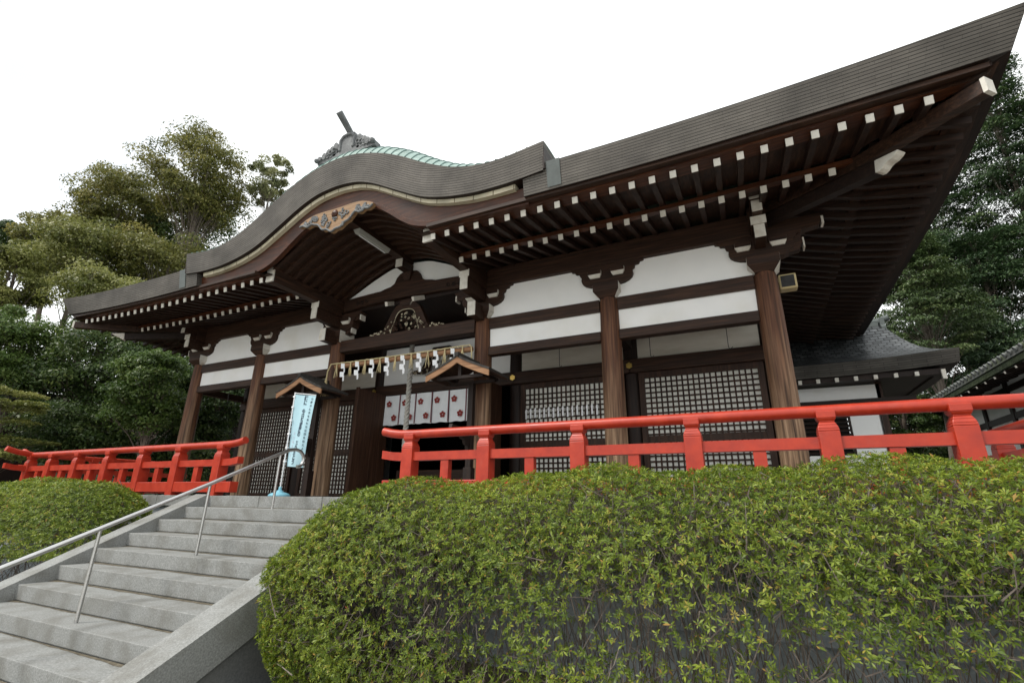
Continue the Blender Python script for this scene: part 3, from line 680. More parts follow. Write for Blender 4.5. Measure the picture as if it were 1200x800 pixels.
orn.v = [(x*0.86, y, zb_-0.02+(z-zb_)*0.88) for x, y, z in orn.v]
og = orn.build('ridge_ornament', M['tile_grey'], roof, 0.008)
k = MB(); k.tube([(0, yo+0.1, zb_+0.40), (0, yo-0.03, zb_+0.49), (0, yo-0.30, zb_+0.66)], [0.06,0.062,0.066], 14)
k.build('horn_tile', M['tile_grey'], og)
mb = MB(); mb.tube([(0, yo+0.15, zb_+0.02), (0, 0.2, zb_+0.12), (0, 1.8, zb_+0.2)], 0.16, 12); mb.build('gable_ridge', M['verdigris'], roof)
# main roof planes (hipped, slightly concave) up to the ridge
RX, RY, RZ = 3.6, 4.45, 8.2
def roof_pt(e, r_, t): return tuple((Vector(e)*(1-t)+Vector(r_)*t)-Vector((0, 0, 0.55*math.sin(math.pi*t))))
ts = [0,0.03,0.08,0.15,0.25,0.4,0.55,0.7,0.85,1]
mb = MB()
for s0, xa, xb in ((1, -XE, -3.6), (1, 3.6, XE)):
    rows = []
    for i in range(25):
        x = xa+(xb-xa)*i/24; rows.append([roof_pt((x, YE+0.004, 4.517+lift(x)), (x/XE*RX, RY, RZ), t) for t in ts])
    mb.grid(rows, 0, None, True, True)
rows = []
for i in range(25):
    x = -3.6+7.2*i/24; rows.append([roof_pt((x, YE, 4.517), (x/XE*RX, RY, RZ), t) for t in (0.36,0.45,0.55,0.7,0.85,1)])
mb.grid(rows, 0, None, True, True)
rows = []
for i in range(41):
    x = -XE+2*XE*i/40; rows.append([roof_pt((x, YB, 4.517+lift(x)), (x/XE*RX, RY, RZ), t) for t in ts])
mb.grid(rows, 0, None, True, False)
for s in (-1, 1):
    rows = []
    for i in range(41):
        y = YE+(YB-YE)*i/40; rows.append([roof_pt((s*XE, y, 4.517+Lf(min(y-YE, YB-y))), (s*RX, RY, RZ), t) for t in ts])
    mb.grid(rows, 0, None, True, s < 0)
mb.build('copper_roof', M['verdigris'], roof)
mb = MB(); mb.tube([(-RX-0.3, RY, RZ), (RX+0.3, RY, RZ)], 0.28, 12); mb.build('main_ridge', M['tile_grey'], roof)
# boards under the front and side eaves, fascia, kioi
def eave_curve_boards(name, ya, yb, za, zb, fac, x0, mat, hip=True):
    for s in (-1, 1):
        mb = MB(); n = 30; R1 = []; 
        ov = 6.675-(-ya)*0 
        xm = 6.675+(-ya)-0.02
        secs = []
        for i in range(n+1):
            x = x0+(xm-x0)*i/n; L = lift(x)*fac
            k = (x-x0)/(xm+0.13-x0)
            kc = max(0, (x-6.5)/(XE-6.5))**2; yk = ya+0.11*kc
            secs.append([(s*x, yk, za+L), (s*x, yk, zb+L), (s*min(x, 6.7-yb), yb, zb+L), (s*min(x, 6.7-yb), yb, za+L)])
        for i in range(n):
            a, b2 = secs[i], secs[i+1]
            for j in range(4):
                q = [a[j], b2[j], b2[(j+1) % 4], a[(j+1) % 4]]
                mb.add(q, [(0,1,2,3)])
        mb.add(secs[0], [(0,1,2,3)]); mb.add(secs[-1], [(3,2,1,0)])
        mb.build(name, mat, hall)
        mb = MB(); secs = []; n = 40
        for i in range(n+1):
            y = ya+0.09+(YB-0.1-(ya+0.09))*i/n; L = Lf(max(0, min(y-YE, YB-y)))*fac
            kc = max(0, 1-(y-YE)/2.6)**2; xo, xi = 6.675+0.145-ya-0.17*kc, 6.675+0.145-yb-0.1*kc
            secs.append([(s*xo, y, za+L-0.002), (s*xo, y, zb+L-0.002), (s*xi, max(y, yb-0.1), zb+L-0.002), (s*xi, max(y, yb-0.1), za+L-0.002)])
        for i in range(n):
            a, b2 = secs[i], secs[i+1]
            for j in range(4): mb.add([a[j], b2[j], b2[(j+1) % 4], a[(j+1) % 4]], [(0,1,2,3)])
        mb.add(secs[0], [(0,1,2,3)]); mb.add(secs[-1], [(3,2,1,0)])
        mb.build(name, M['rafter'] if mat is not M['dark_x'] else M['dark_y'], hall)
FAC = 0.8
eave_curve_boards('fascia', -2.19, -1.85, 4.062, 4.118, 1.0, 1.98, M['wood_x'])
eave_curve_boards('fascia', -2.09, -1.85, 4.035, 4.064, FAC+0.1, 1.98, M['barge'])
eave_curve_boards('eave_batten', -1.17, -1.06, 4.036, 4.10, FAC, 1.98, M['barge'])
def soffit():
    for s in (-1, 1):
        mb = MB()
        # each strip: outer line (overhang, z) -> inner line
        for (oa, za), (ob, zb) in (((2.07, 4.05), (1.08, 4.215)), ((1.10, 4.075), (-0.45, 4.50))):
            rows = []
            for i in range(31):
                x = 1.75+(6.675+oa+0.1-1.75)*i/30; L = lift(x)*FAC
                yi = -ob if x < 6.675+ob else -(x-6.675) 
                f = 0 if ob == oa else ((x-6.675-ob)/(oa-ob) if x > 6.675+ob else 0); f = min(1, max(0, f))
                yi = -max(ob, min(oa, x-6.675)); zi = zb+(za-zb)*f
                rows.append([(s*x, -oa, za+L), (s*x, yi, zi+L*(1-0.5*(1-f)))])
            mb.grid(rows, 0, None, False); mb.grid([[(p[0], p[1], p[2]+0.02) for p in r_] for r_ in rows], 0, None, False)
            rows = []
            for i in range(41):
                y = -oa-0.1+(YB+0.1+oa)*i/40; L = Lf(max(0, min(y-YE, YB-y)))*FAC
                xi = 6.82+max(ob, min(oa, -y)); f = min(1, max(0, (-y-ob)/(oa-ob)))
                rows.append([(s*(6.82+oa), y, za+L+0.003), (s*xi, y, zb+(za-zb)*f+L*(1-0.5*(1-f))+0.003)])
            mb.grid(rows, 0, None, False); mb.grid([[(p[0], p[1], p[2]+0.02) for p in r_] for r_ in rows], 0, None, False)
        mb.build('soffit_boards', M['wood_y'], hall)
soffit()
# rafters: one of each kind, then copies
RW, RH = 0.072, 0.088
def make_rafter(y_out, z_out, y_in, z_in, x, L):
    b = MB(); b.beam((0, y_out, z_out), (0, y_in, z_in), RW, RH); o = b.build('rafter', M['rafter'], hall)
    d = (Vector((0, y_in, z_in))-Vector((0, y_out, z_out))).normalized()
    e = MB(); p = Vector((0, y_out, z_out)); e.beam(p-d*0.005, p+d*0.012, RW+0.006, RH+0.006)
    c = e.build('rafter_end', M['white_paint'], None); c.parent = o
    o.location = (x, 0, L); return o
up0 = lo0 = None
for s in (-1, 1):
    for i in range(26):
        x = 2.0+0.264*i
        if x > 8.5: break
        L = lift(x)*FAC-0.003; yin = -max(0.95, x-6.675-0.05); zin = 3.985+0.2*(2.0+yin)
        if x > 6.675+0.95: make_rafter(-2.02, 3.982, yin, zin, s*x, L)
        elif up0 is None: up0 = make_rafter(-2.02, 3.982, -0.95, 4.196, s*x, L)
        else: dup(up0, (s*x, 0, L), hall)
    for i in range(23):
        x = 2.0+0.264*i
        if x > 7.75: break
        L = lift(x)*FAC*0.8-0.003; yin = max(-0.25, -1) if x < 6.675 else -(x-6.675-0.05); yin = min(0.3, yin) if x >= 6.675 else 0.3
        zin = 3.985+0.30*(1.155+yin)
        if x >= 6.675: make_rafter(-1.155, 3.985, yin, zin, s*x, L)
        elif lo0 is None: lo0 = make_rafter(-1.155, 3.985, 0.3, 3.985+0.3*1.455, s*x, L)
        else: dup(lo0, (s*x, 0, L), hall)
for s in (-1, 1):
    mb = MB(); y = -1.72
    while y < YB-0.6:
        L = Lf(min(y-YE, YB-y))*FAC-0.006
        xi = 6.82+max(0.95, -y-0.05) 
        mb.beam((s*(6.82+2.02), y, 3.98+L), (s*xi, y, 3.98+0.2*(8.84-xi)+L), RW, RH)
        if y > -1.0:
            xi = 6.5 if y > 0 else 6.82-y-0.2
            mb.beam((s*(6.82+1.155), y, 3.98+L), (s*xi, y, 3.98+0.3*(7.975-xi)+L), RW, RH)
        y += 0.264
    tag(mb.build('side_rafters', [M['rafter_side'], M['white_paint']], hall), kind='stuff')
# hip rafters
for s in (-1, 1):
    b = MB()
    p0 = Vector((s*6.62, 0.05, 4.30)); p1 = Vector((s*8.80, -2.05, 4.05)); 
    mid = Vector((s*7.85, -1.12, 4.06))
    b.beam(mid+Vector((0,0,0.03)), p1, 0.13, 0.16); b.beam(p0, mid+Vector((0,0,0.03)), 0.125, 0.16)
    o = b.build('hip_rafter', M['wood_x'], hall, 0.006)
    e = MB(); d = (p1-mid).normalized(); e.beam(p1-d*0.02, p1+d*0.02, 0.142, 0.172); e.build('hip_rafter_end', M['white_paint'], o)
    b = MB(); q0 = Vector((s*6.62, 0.05, 4.12)); q1 = Vector((s*7.98, -1.28, 3.86))
    b.beam(q0, q1, 0.14, 0.165); o = b.build('hip_rafter', M['dark_x'], hall, 0.006)
    e = MB(); d = (q1-q0).normalized(); sd_ = d.cross(Vector((0,0,1))).normalized()
    prf = [(0,-0.075),(0.05,-0.078),(0.10,-0.055),(0.14,-0.02),(0.18,0.0),(0.24,0.012),(0.30,0.045),(0.33,0.075),(0.33,0.085),(0,0.085)]
    up_ = sd_.cross(d); lo_ = [q1+d*(a*0.8)+up_*c-sd_*0.07 for a, c in prf]; hi_ = [q1+d*(a*0.8)+up_*c+sd_*0.07 for a, c in prf]; m_ = len(prf)
    e.add(lo_+hi_, [tuple(range(m_)), tuple(range(m_, 2*m_))[::-1]]+[(j, m_+j, m_+(j+1) % m_, (j+1) % m_) for j in range(m_)])
    e.build('scrolled_tip', M['white_paint'], o, 0.006)
# side beams carrying the curved gable
for s in (-1, 1):
    b = MB(); b.box(s*1.85-0.09, s*1.85+0.09, -1.95, 0.1, 3.96, 4.24); o = part(b, 'gable_side_beam', M['wood_y'], bevel=0.006)
    e = MB(); e.box(s*1.85-0.094, s*1.85+0.094, -1.965, -1.93, 3.956, 4.244); e.build('beam_end', M['white_paint'], o)
# ceiling of the gable: curved ribs on boards
czf = prof_fn([(0,4.99),(0.45,4.95),(0.9,4.78),(1.35,4.54),(1.80,4.25)], 5)
mb = MB()
rows = [[(-1.8+3.6*i/48, y, czf(-1.8+3.6*i/48)) for y in (-2.06, 0.1)] for i in range(49)]
mb.grid(rows, 0); mb.grid([[(p[0], p[1], p[2]+0.03) for p in r_] for r_ in rows], 0)
cb = part(mb, 'gable_ceiling', M['wood_y'])
for k in range(9):
    y = -1.93+0.225*k
    if y > -0.08: break
    mb = MB(); up = []; 
    xs_ = [-1.78+3.56*i/48 for i in range(49)]
    mb.prism([(x, czf(x)-0.002) for x in xs_]+[(x, czf(x)-0.085) for x in xs_[::-1]], 1, y-0.04, y+0.04)
    part(mb, 'curved_rib', M['wood_x'])
b = MB(); b.box(-0.09, 0.09, -2.05, -0.05, 4.80, 4.97); part(b, 'ridge_purlin', M['wood_y'], bevel=0.006)
# ---- inner wall: posts, lintels, plaster, lattice doors
for i, x in enumerate(CX):
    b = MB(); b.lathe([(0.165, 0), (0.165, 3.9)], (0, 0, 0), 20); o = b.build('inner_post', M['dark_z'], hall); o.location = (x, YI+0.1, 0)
    if i != 0:
        b = MB(); n6 = [(0.06*math.cos(a*math.pi/9)*(1 if a % 3 else 0.8), 0.06*math.sin(a*math.pi/9)*(1 if a % 3 else 0.8)) for a in range(18)]
        b.prism(n6, 1, -0.02, 0.0); b.lathe([(0.03,0),(0.02,0.02),(0.001,0.03)], (0,0,0), 10)
        q = b.build('gilt_boss', M['brass'], hall); q.location = (x, YI-0.155, 2.43)
for i in range(5):
    xa, xb = CX[i]+0.14, CX[i+1]-0.14
    cen = i == 2
    b = MB(); b.box(CX[i]-0.02, CX[i+1]+0.02, YI-0.14, YI-0.02, 2.30, 2.56); part(b, 'lintel', M['wood_x'], bevel=0.006)
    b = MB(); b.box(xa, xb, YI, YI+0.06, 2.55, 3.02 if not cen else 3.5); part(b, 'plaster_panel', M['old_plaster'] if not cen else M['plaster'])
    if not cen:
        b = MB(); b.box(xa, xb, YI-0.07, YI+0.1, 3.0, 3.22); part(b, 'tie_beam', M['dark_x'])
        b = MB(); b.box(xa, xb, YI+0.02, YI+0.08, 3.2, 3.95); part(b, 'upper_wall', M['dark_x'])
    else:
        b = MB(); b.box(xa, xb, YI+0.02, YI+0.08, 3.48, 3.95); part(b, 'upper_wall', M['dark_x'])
    if not cen:                              # lattice door
        fx0, fx1 = xa, xb
        b = MB()
        b.box(fx0, fx0+0.10, YI-0.06, YI+0.04, 0, 2.30); b.box(fx1-0.10, fx1, YI-0.06, YI+0.04, 0, 2.30)
        b.box(fx0+0.10, fx1-0.10, YI-0.06, YI+0.04, 2.19, 2.30); b.box(fx0+0.10, fx1-0.10, YI-0.06, YI+0.04, 0.0, 0.10)
        fr = part(b, 'lattice_door', M['wood_z'])
        k = MB(); lx0, lx1 = fx0+0.10, fx1-0.10; nx = 20; pitch = (lx1-lx0)/nx
        zr = 1.06
        k.box(lx0, lx1, YI-0.045, YI+0.02, zr-0.06, zr+0.06)
        for j in range(1, nx): k.box(lx0+pitch*j-0.014, lx0+pitch*j+0.014, YI-0.032, YI-0.006, 0.1, 2.19)
        z = 0.1+pitch
        while z < 2.15:
            if abs(z-zr) > 0.06: k.box(lx0, lx1, YI-0.026, YI-0.009, z-0.014, z+0.014)
            z += pitch
        k.build('lattice', M['wood_z'], fr)
        k = MB(); k.box(lx0, lx1, YI+0.0, YI+0.012, 0.1, 2.19); k.build('paper_backing', M['paper'], fr)
# centre opening: dark interior, folded plank doors
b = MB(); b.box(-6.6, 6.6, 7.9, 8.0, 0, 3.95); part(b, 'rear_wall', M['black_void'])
for s in (-1, 1):
    b = MB(); b.box(s*6.675-0.06, s*6.675+0.06, YI+0.25, 8.0, 0, 3.905); part(b, 'side_wall', M['plaster'])
    b = MB(); b.box(s*6.675-0.09, s*6.675+0.09, YI+0.25, 8.0, 2.3, 2.56); part(b, 'tie_beam', M['dark_y'])
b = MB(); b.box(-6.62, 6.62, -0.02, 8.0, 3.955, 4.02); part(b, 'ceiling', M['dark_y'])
b = MB(); b.box(-6.6, 6.6, 1.6, 7.9, 0.0, 0.06); part(b, 'floor', M['dark_x'])
for s in (-1, 1):
    b = MB()
    for q in range(4): b.box(s*1.50-0.03, s*1.50+0.03, 0.40+0.262*q+0.001, 0.40+0.262*(q+1)-0.002, 0.04, 2.31)
    b.box(s*1.50-0.045, s*1.50+0.045, 0.37, 0.40, 0.04, 2.33)
    part(b, 'plank_door', M['door'], bevel=0.004)
b = MB()
b.box(-1.35, 1.35, YI+0.3, YI+0.36, 0.06, 0.62); part(b, 'offertory_screen', M['wood_x'])
# iron hooks on the lintels
for x, zt_ in ((3.35, 2.60), (4.9, 2.62), (6.05, 2.62), (-3.2, 2.6), (-5.4, 2.6)):
    b = MB(); b.tube([(x, 0.05, 2.53), (x, 0.05, 2.22), (x+0.02, 0.03, 2.18), (x+0.06, 0.0, 2.2)], 0.006, 6); part(b, 'iron_hook', M['dark_iron'])

# ------------------------------------------------------------------ things hung on the hall
lm = thing('ceiling_lamp', 'grey boxed strip lamp fixed under the curved gable ceiling', 'lamp', (0, -1.2, 4.8))
b = MB(); b.hexa([(-0.05,-1.68,4.715),(0.05,-1.68,4.715),(0.05,-0.82,4.715),(-0.05,-0.82,4.715)], [(-0.08,-1.70,4.80),(0.08,-1.70,4.80),(0.08,-0.80,4.80),(-0.08,-0.80,4.80)])
b.build('lamp_housing', M['lamp_grey'], lm, 0.008)
b = MB(); b.tube([(0,-1.62,4.70),(0,-0.88,4.70)], 0.013, 8); b.build('tube', M['white_pole'], lm)
sp = thing('loudspeaker', 'small yellowed box loudspeaker under the right eave behind the corner column', 'loudspeaker', (6.95, 0.25, 3.2))
b = MB(); b.box(6.86, 7.10, 0.16, 0.34, 3.06, 3.30); b.build('speaker_box', M['speaker_cream'], sp, 0.02)
b = MB(); b.box(6.89, 7.07, 0.150, 0.161, 3.09, 3.27); b.build('speaker_grille', M['dark_iron'], sp)
b = MB(); b.box(6.84, 6.87, 0.22, 0.28, 3.1, 3.2); b.build('mount', M['dark_iron'], sp)
def lantern_cover(s, label):
    xc = s*1.85; t = thing('lantern_cover', label, 'lantern', (xc, -0.35, 0), 'gabled lantern covers before the middle columns')
    ya, yb = -0.90, -0.175
    for d in (-1, 1):
        b = MB(); p = [(xc, 2.27), (xc+d*0.62, 1.985), (xc+d*0.62, 2.03), (xc, 2.325)]
        n = 6; up = [(xc+d*0.62*i/n, 2.27-0.285*(i/n)**0.85) for i in range(n+1)]
        b.prism([(x, z) for x, z in up]+[(x, z+0.028) for x, z in up[::-1]], 1, ya+0.03, yb); b.build('roof_board', M['wood_y'], t)
        b = MB(); b.prism([(x, z+0.029) for x, z in up]+[(x+d*0.02, z+0.06) for x, z in up[::-1]], 1, ya-0.01, yb-0.002); b.build('roof_covering', M['bark_top'], t)
        b = MB(); b.prism([(x, z-0.075) for x, z in up]+[(x, z+0.03) for x, z in up[::-1]], 1, ya, ya+0.028); b.build('gable_board', M['tan_wood'], t)
        b = MB(); b.box(xc+d*0.40-0.03, xc+d*0.40+0.03, ya+0.08, yb, 1.985, 2.04); b.build('purlin', M['dark_y'], t)
    b = MB(); b.box(xc-0.04, xc+0.04, ya-0.03, yb, 2.30, 2.375); b.build('ridge_beam', M['bark_top'], t)
    b = MB(); b.box(xc-0.46, xc+0.46, ya+0.10, ya+0.16, 1.94, 1.99); b.box(xc-0.46, xc+0.46, -0.38, -0.31, 1.94, 1.99); b.box(xc-0.03, xc+0.03, ya+0.105, ya+0.155, 1.99, 2.25)
    b.build('cross_beam', M['dark_x'], t)
    b = MB(); b.box(xc-0.05, xc+0.05, -0.41, -0.31, 0.0, 1.94); b.box(xc-0.075, xc+0.075, -0.43, -0.29, 0.0, 0.5); b.build('post', M['dark_z'], t, 0.004)
    b = MB(); yz = [(-0.41, 1.12), (-0.98, 1.15), (-1.0, 1.08), (-0.93, 1.06), (-0.90, 1.03), (-0.72, 1.03), (-0.66, 0.95), (-0.58, 0.95), (-0.54, 0.87), (-0.48, 0.86), (-0.46, 0.78), (-0.41, 0.77)]
    b.prism(yz, 0, xc-0.03, xc+0.03); b.build('carved_arm', M['dark_y'], t)
    return t
lantern_cover(-1, 'small gabled wooden cover on a dark post, behind the pale blue banner')
lantern_cover(1, 'small gabled wooden cover on a post, right of the white crest curtain')
# sacred straw rope on a pole across the centre bay
sh = thing('sacred_rope', 'straw rope on a wooden pole with white zigzag papers across the entrance', 'rope', (0, -0.22, 2.6))
b = MB(); b.tube([(-1.62, -0.22, 2.655), (1.74, -0.22, 2.64)], 0.055, 12); b.build('pole', M['tan_wood'], sh)
b = MB(); rp_ = []
for i in range(60):
    t = i/59; x = -1.70+3.42*t; rp_.append((x, -0.285+0.006*math.sin(i*2.1), 2.705-0.012*math.sin(math.pi*t)+0.004*math.sin(i*2.7)))
rp_ = [(-1.78,-0.29,2.30),(-1.77,-0.29,2.55)]+rp_+[(1.76,-0.285,2.66),(1.77,-0.28,2.5),(1.765,-0.28,2.36)]
b.tube(rp_, 0.013, 8); b.build('straw_rope', M['straw'], sh)
rnd = random.Random(4)
for i in range(17):
    x = -1.52+3.0*i/15.5
    if i % 2 == 0:
        b = MB(); 
        for q in range(9):
            a = rnd.uniform(-1, 1); b.tube([(x, -0.295, 2.69), (x+a*0.028, -0.30, 2.55), (x+a*0.05, -0.30+rnd.uniform(-.02,.02), 2.40+rnd.uniform(-0.03,0.03))], [0.004,0.006,0.003], 5)
        b.lathe([(0.016,-0.02),(0.016,0.02)], (x, -0.297, 2.66), 8)
        b.build('straw_tassel', M['straw'], sh)
    else:
        b = MB(); px = x; pz = 2.68; 
        for q in range(4):
            wd = 0.064+0.005*q; dz = 0.112; dx = 0.026*(1 if q % 2 else -1); tw = 0.018*(1 if q % 2 else -1)
            fr_ = [(px+dx-wd/2, -0.30+tw, pz), (px+dx+wd/2, -0.30-tw, pz), (px+dx+wd/2+0.012, -0.30-tw, pz-dz), (px+dx-wd/2+0.012, -0.30+tw, pz-dz)]
            bk = [(a, c+0.002, d) for a, c, d in fr_]
            b.hexa([fr_[3], fr_[2], bk[2], bk[3]], [fr_[0], fr_[1], bk[1], bk[0]]); pz -= dz*0.80
        b.build('paper_streamer', M['shide'], sh)
b = MB()
for q in range(26):
    a = rnd.uniform(-1, 1); c = rnd.uniform(-1, 1); b.tube([(-1.78, -0.29, 2.45), (-1.78+a*0.04, -0.29+c*0.03, 2.25), (-1.78+a*0.075, -0.29+c*0.05, 2.02+rnd.uniform(-.05,.05))], [0.005,0.006,0.003], 5)
b.build('straw_brush', M['straw'], sh)
br = thing('bell_rope', 'thick twisted grey bell rope hanging before the entrance', 'bell rope', (-0.2, 0.5, 1.0))
b = MB()
for q in range(3):
    b.tube([(-0.2+0.031*math.cos(i*0.5+q*2.094), 0.5+0.031*math.sin(i*0.5+q*2.094), 0.95+i*0.0205) for i in range(112)], 0.027, 7, mi=q % 2)
b.build('twisted_rope', [M['rope'], M['lamp_grey']], br)
b = MB(); b.tube([(-0.2,0.5,3.22),(-0.2,0.5,3.5)], 0.012, 8); b.lathe([(0.001,-0.11),(0.07,-0.09),(0.11,0),(0.07,0.09),(0.001,0.11)], (-0.2,0.5,3.3), 16); b.build('bell', M['brass'], br)
# crest curtain
nr = thing('crest_curtain', 'white curtain with red plum blossom crests hanging in the dark entrance', 'curtain', (0, YI-0.16, 1.6))
PWID = 0.445; x0 = -1.46
def flower(mb, x, z, r, y):
    for a in range(5):
        th = a*2*math.pi/5+math.pi/2; cx_, cz_ = x+r*0.58*math.cos(th), z+r*0.58*math.sin(th)
        mb.prism([(cx_+r*0.40*math.cos(k*math.pi/5), cz_+r*0.40*math.sin(k*math.pi/5)) for k in range(10)], 1, y-0.001-0.0003*a, y+0.004)
for i in range(6):
    xa = x0+PWID*i; xb = xa+PWID-0.012
    rows = []; f = lambda x_, t: YI-0.17+0.012*math.sin(x_*9+i)*t+0.006*math.sin(x_*23)*t
    rows = [[(xa+(xb-xa)*j/10, f(xa+(xb-xa)*j/10, 0.25+k/8), 2.295-0.70*k/8+0.008*math.sin(j*0.9+i)*k/8) for k in range(9)] for j in range(11)]
    b = MB(); b.grid(rows, 0, None, True); b.grid([[(p[0], p[1]+0.003, p[2]) for p in r_] for r_ in rows], 0, None, True, True)
    pn = b.build('curtain_panel', M['cloth'], nr)
    for fx_, fz_, fy_ in ((0.30, 2.09, 0.195), (0.68, 1.76, 0.205)):
        b = MB(); flower(b, xa+PWID*fx_, fz_, 0.078, YI-fy_); b.build('plum_crest', M['crest'], pn)
    b = MB(); b.box(xb-0.008, xb+0.018, YI-0.196, YI-0.19, 1.60, 2.29); b.build('ribbon', M['maroon'], pn)
b = MB(); b.tube([(-1.55, YI-0.165, 2.30), (1.30, YI-0.165, 2.30)], 0.014, 8); b.build('rod', M['dark_x'], nr)
# paper slips tied on the lattice
for i in range(16):
    x = 2.12+0.099*i; b = MB(); z0 = 1.56+0.01*((i*7) % 3); h_ = 0.20
    b.hexa([(x-0.017,YI-0.062,z0),(x+0.017,YI-0.062,z0),(x+0.017,YI-0.056,z0),(x-0.017,YI-0.056,z0)], [(x-0.015,YI-0.055,z0+h_),(x+0.015,YI-0.055,z0+h_),(x+0.015,YI-0.049,z0+h_),(x-0.015,YI-0.049,z0+h_)])
    b.hexa([(x-0.024,YI-0.066,z0+0.13),(x+0.024,YI-0.066,z0+0.13),(x+0.024,YI-0.05,z0+0.13),(x-0.024,YI-0.05,z0+0.13)], [(x-0.020,YI-0.066,z0+0.17),(x+0.020,YI-0.066,z0+0.17),(x+0.020,YI-0.05,z0+0.17),(x-0.020,YI-0.05,z0+0.17)])
    tag(b.build('paper_slip', M['shide']), 'folded white paper slip tied in the row on the lattice door', 'paper slip', 'paper slips tied along the lattice')
# banner on its pole
bn = thing('banner', 'pale blue vertical banner with dark lettering on a white pole', 'banner', (-1.56, -1.2, 0))
b = MB(); b.tube([(-1.57,-1.2,0.1),(-1.565,-1.2,1.0),(-1.56,-1.2,1.9)], 0.012, 8); b.tube([(-1.56,-1.2,1.885),(-1.0,-1.2,1.80)], 0.008, 8)
for z in (0.6,0.85,1.1,1.35,1.6,1.8): b.box(-1.585,-1.535,-1.217,-1.183,z,z+0.03)
b.build('pole', M['white_pole'], bn)
def flag_pt(u, v):       # u 0..1 across, v 0..1 down
    wd = 0.56-0.14*v
    return Vector((-1.55+wd*u+0.01*v, -1.2+0.035*math.sin(u*5.2+v*2.0)*(0.3+v), 1.86-0.075*u*(1-0.6*v)-1.33*v))
b = MB(); rows = [[tuple(flag_pt(i/12, j/16)) for j in range(17)] for i in range(13)]
b.grid(rows, 0, None, True); b.grid([[(p[0], p[1]+0.003, p[2]) for p in r_] for r_ in rows], 0, None, True, True); fl = b.build('flag', M['flag'], bn)
b = MB(); b.lathe([(0.001,0.11),(0.05,0.11),(0.055,0.085),(0.15,0.055),(0.185,0.03),(0.185,0.0),(0.001,0.0)][::-1], (-1.57,-1.2,0.0), 20); b.lathe([(0.028,0.1),(0.028,0.16),(0.02,0.17)], (-1.57,-1.2,0.0), 12)
b.build('base', M['flag_base'], bn)
def glyph_mesh(ch, size):
    cu_ = bpy.data.curves.new('lettering', 'FONT'); cu_.body = ch; cu_.size = size; cu_.align_x = 'CENTER'; cu_.align_y = 'CENTER'; cu_.resolution_u = 3; cu_.offset = size*0.022
    o = bpy.data.objects.new('lettering', cu_); COL.objects.link(o)
    dg = bpy.context.evaluated_depsgraph_get(); dg.update()
    me = bpy.data.meshes.new_from_object(o.evaluated_get(dg))
    vs = [tuple(v.co) for v in me.vertices]; fs = [tuple(p.vertices) for p in me.polygons]
    bpy.data.objects.remove(o); bpy.data.meshes.remove(me); bpy.data.curves.remove(cu_)
    return vs, fs
def letter_column(txt, u, v0, v1, size, mat):
    b = MB(); n = len(txt)
    for i, ch in enumerate(txt):
        if ch == ' ': continue
        v = v0+(v1-v0)*i/(n-1); vs, fs = glyph_mesh(ch, size)
        if not vs: continue
        out = []
        for x, y, z in vs:
            p = flag_pt(min(1, max(0, u+x/0.5)), min(1, max(0, v-y/1.33))); out.append((p.x, p.y-0.006, p.z))
        b.add(out, fs)
    if b.f: b.build('lettering', mat, fl)
letter_column('様に 今日も家族の ありがとう', 0.55, 0.05, 0.94, 0.104, M['ink'])
letter_column('心静かに手を合わせ感謝を伝えよう', 0.87, 0.05, 0.80, 0.048, M['ink'])
letter_column('いつもそばに', 0.22, 0.55, 0.85, 0.052, M['pink_ink'])

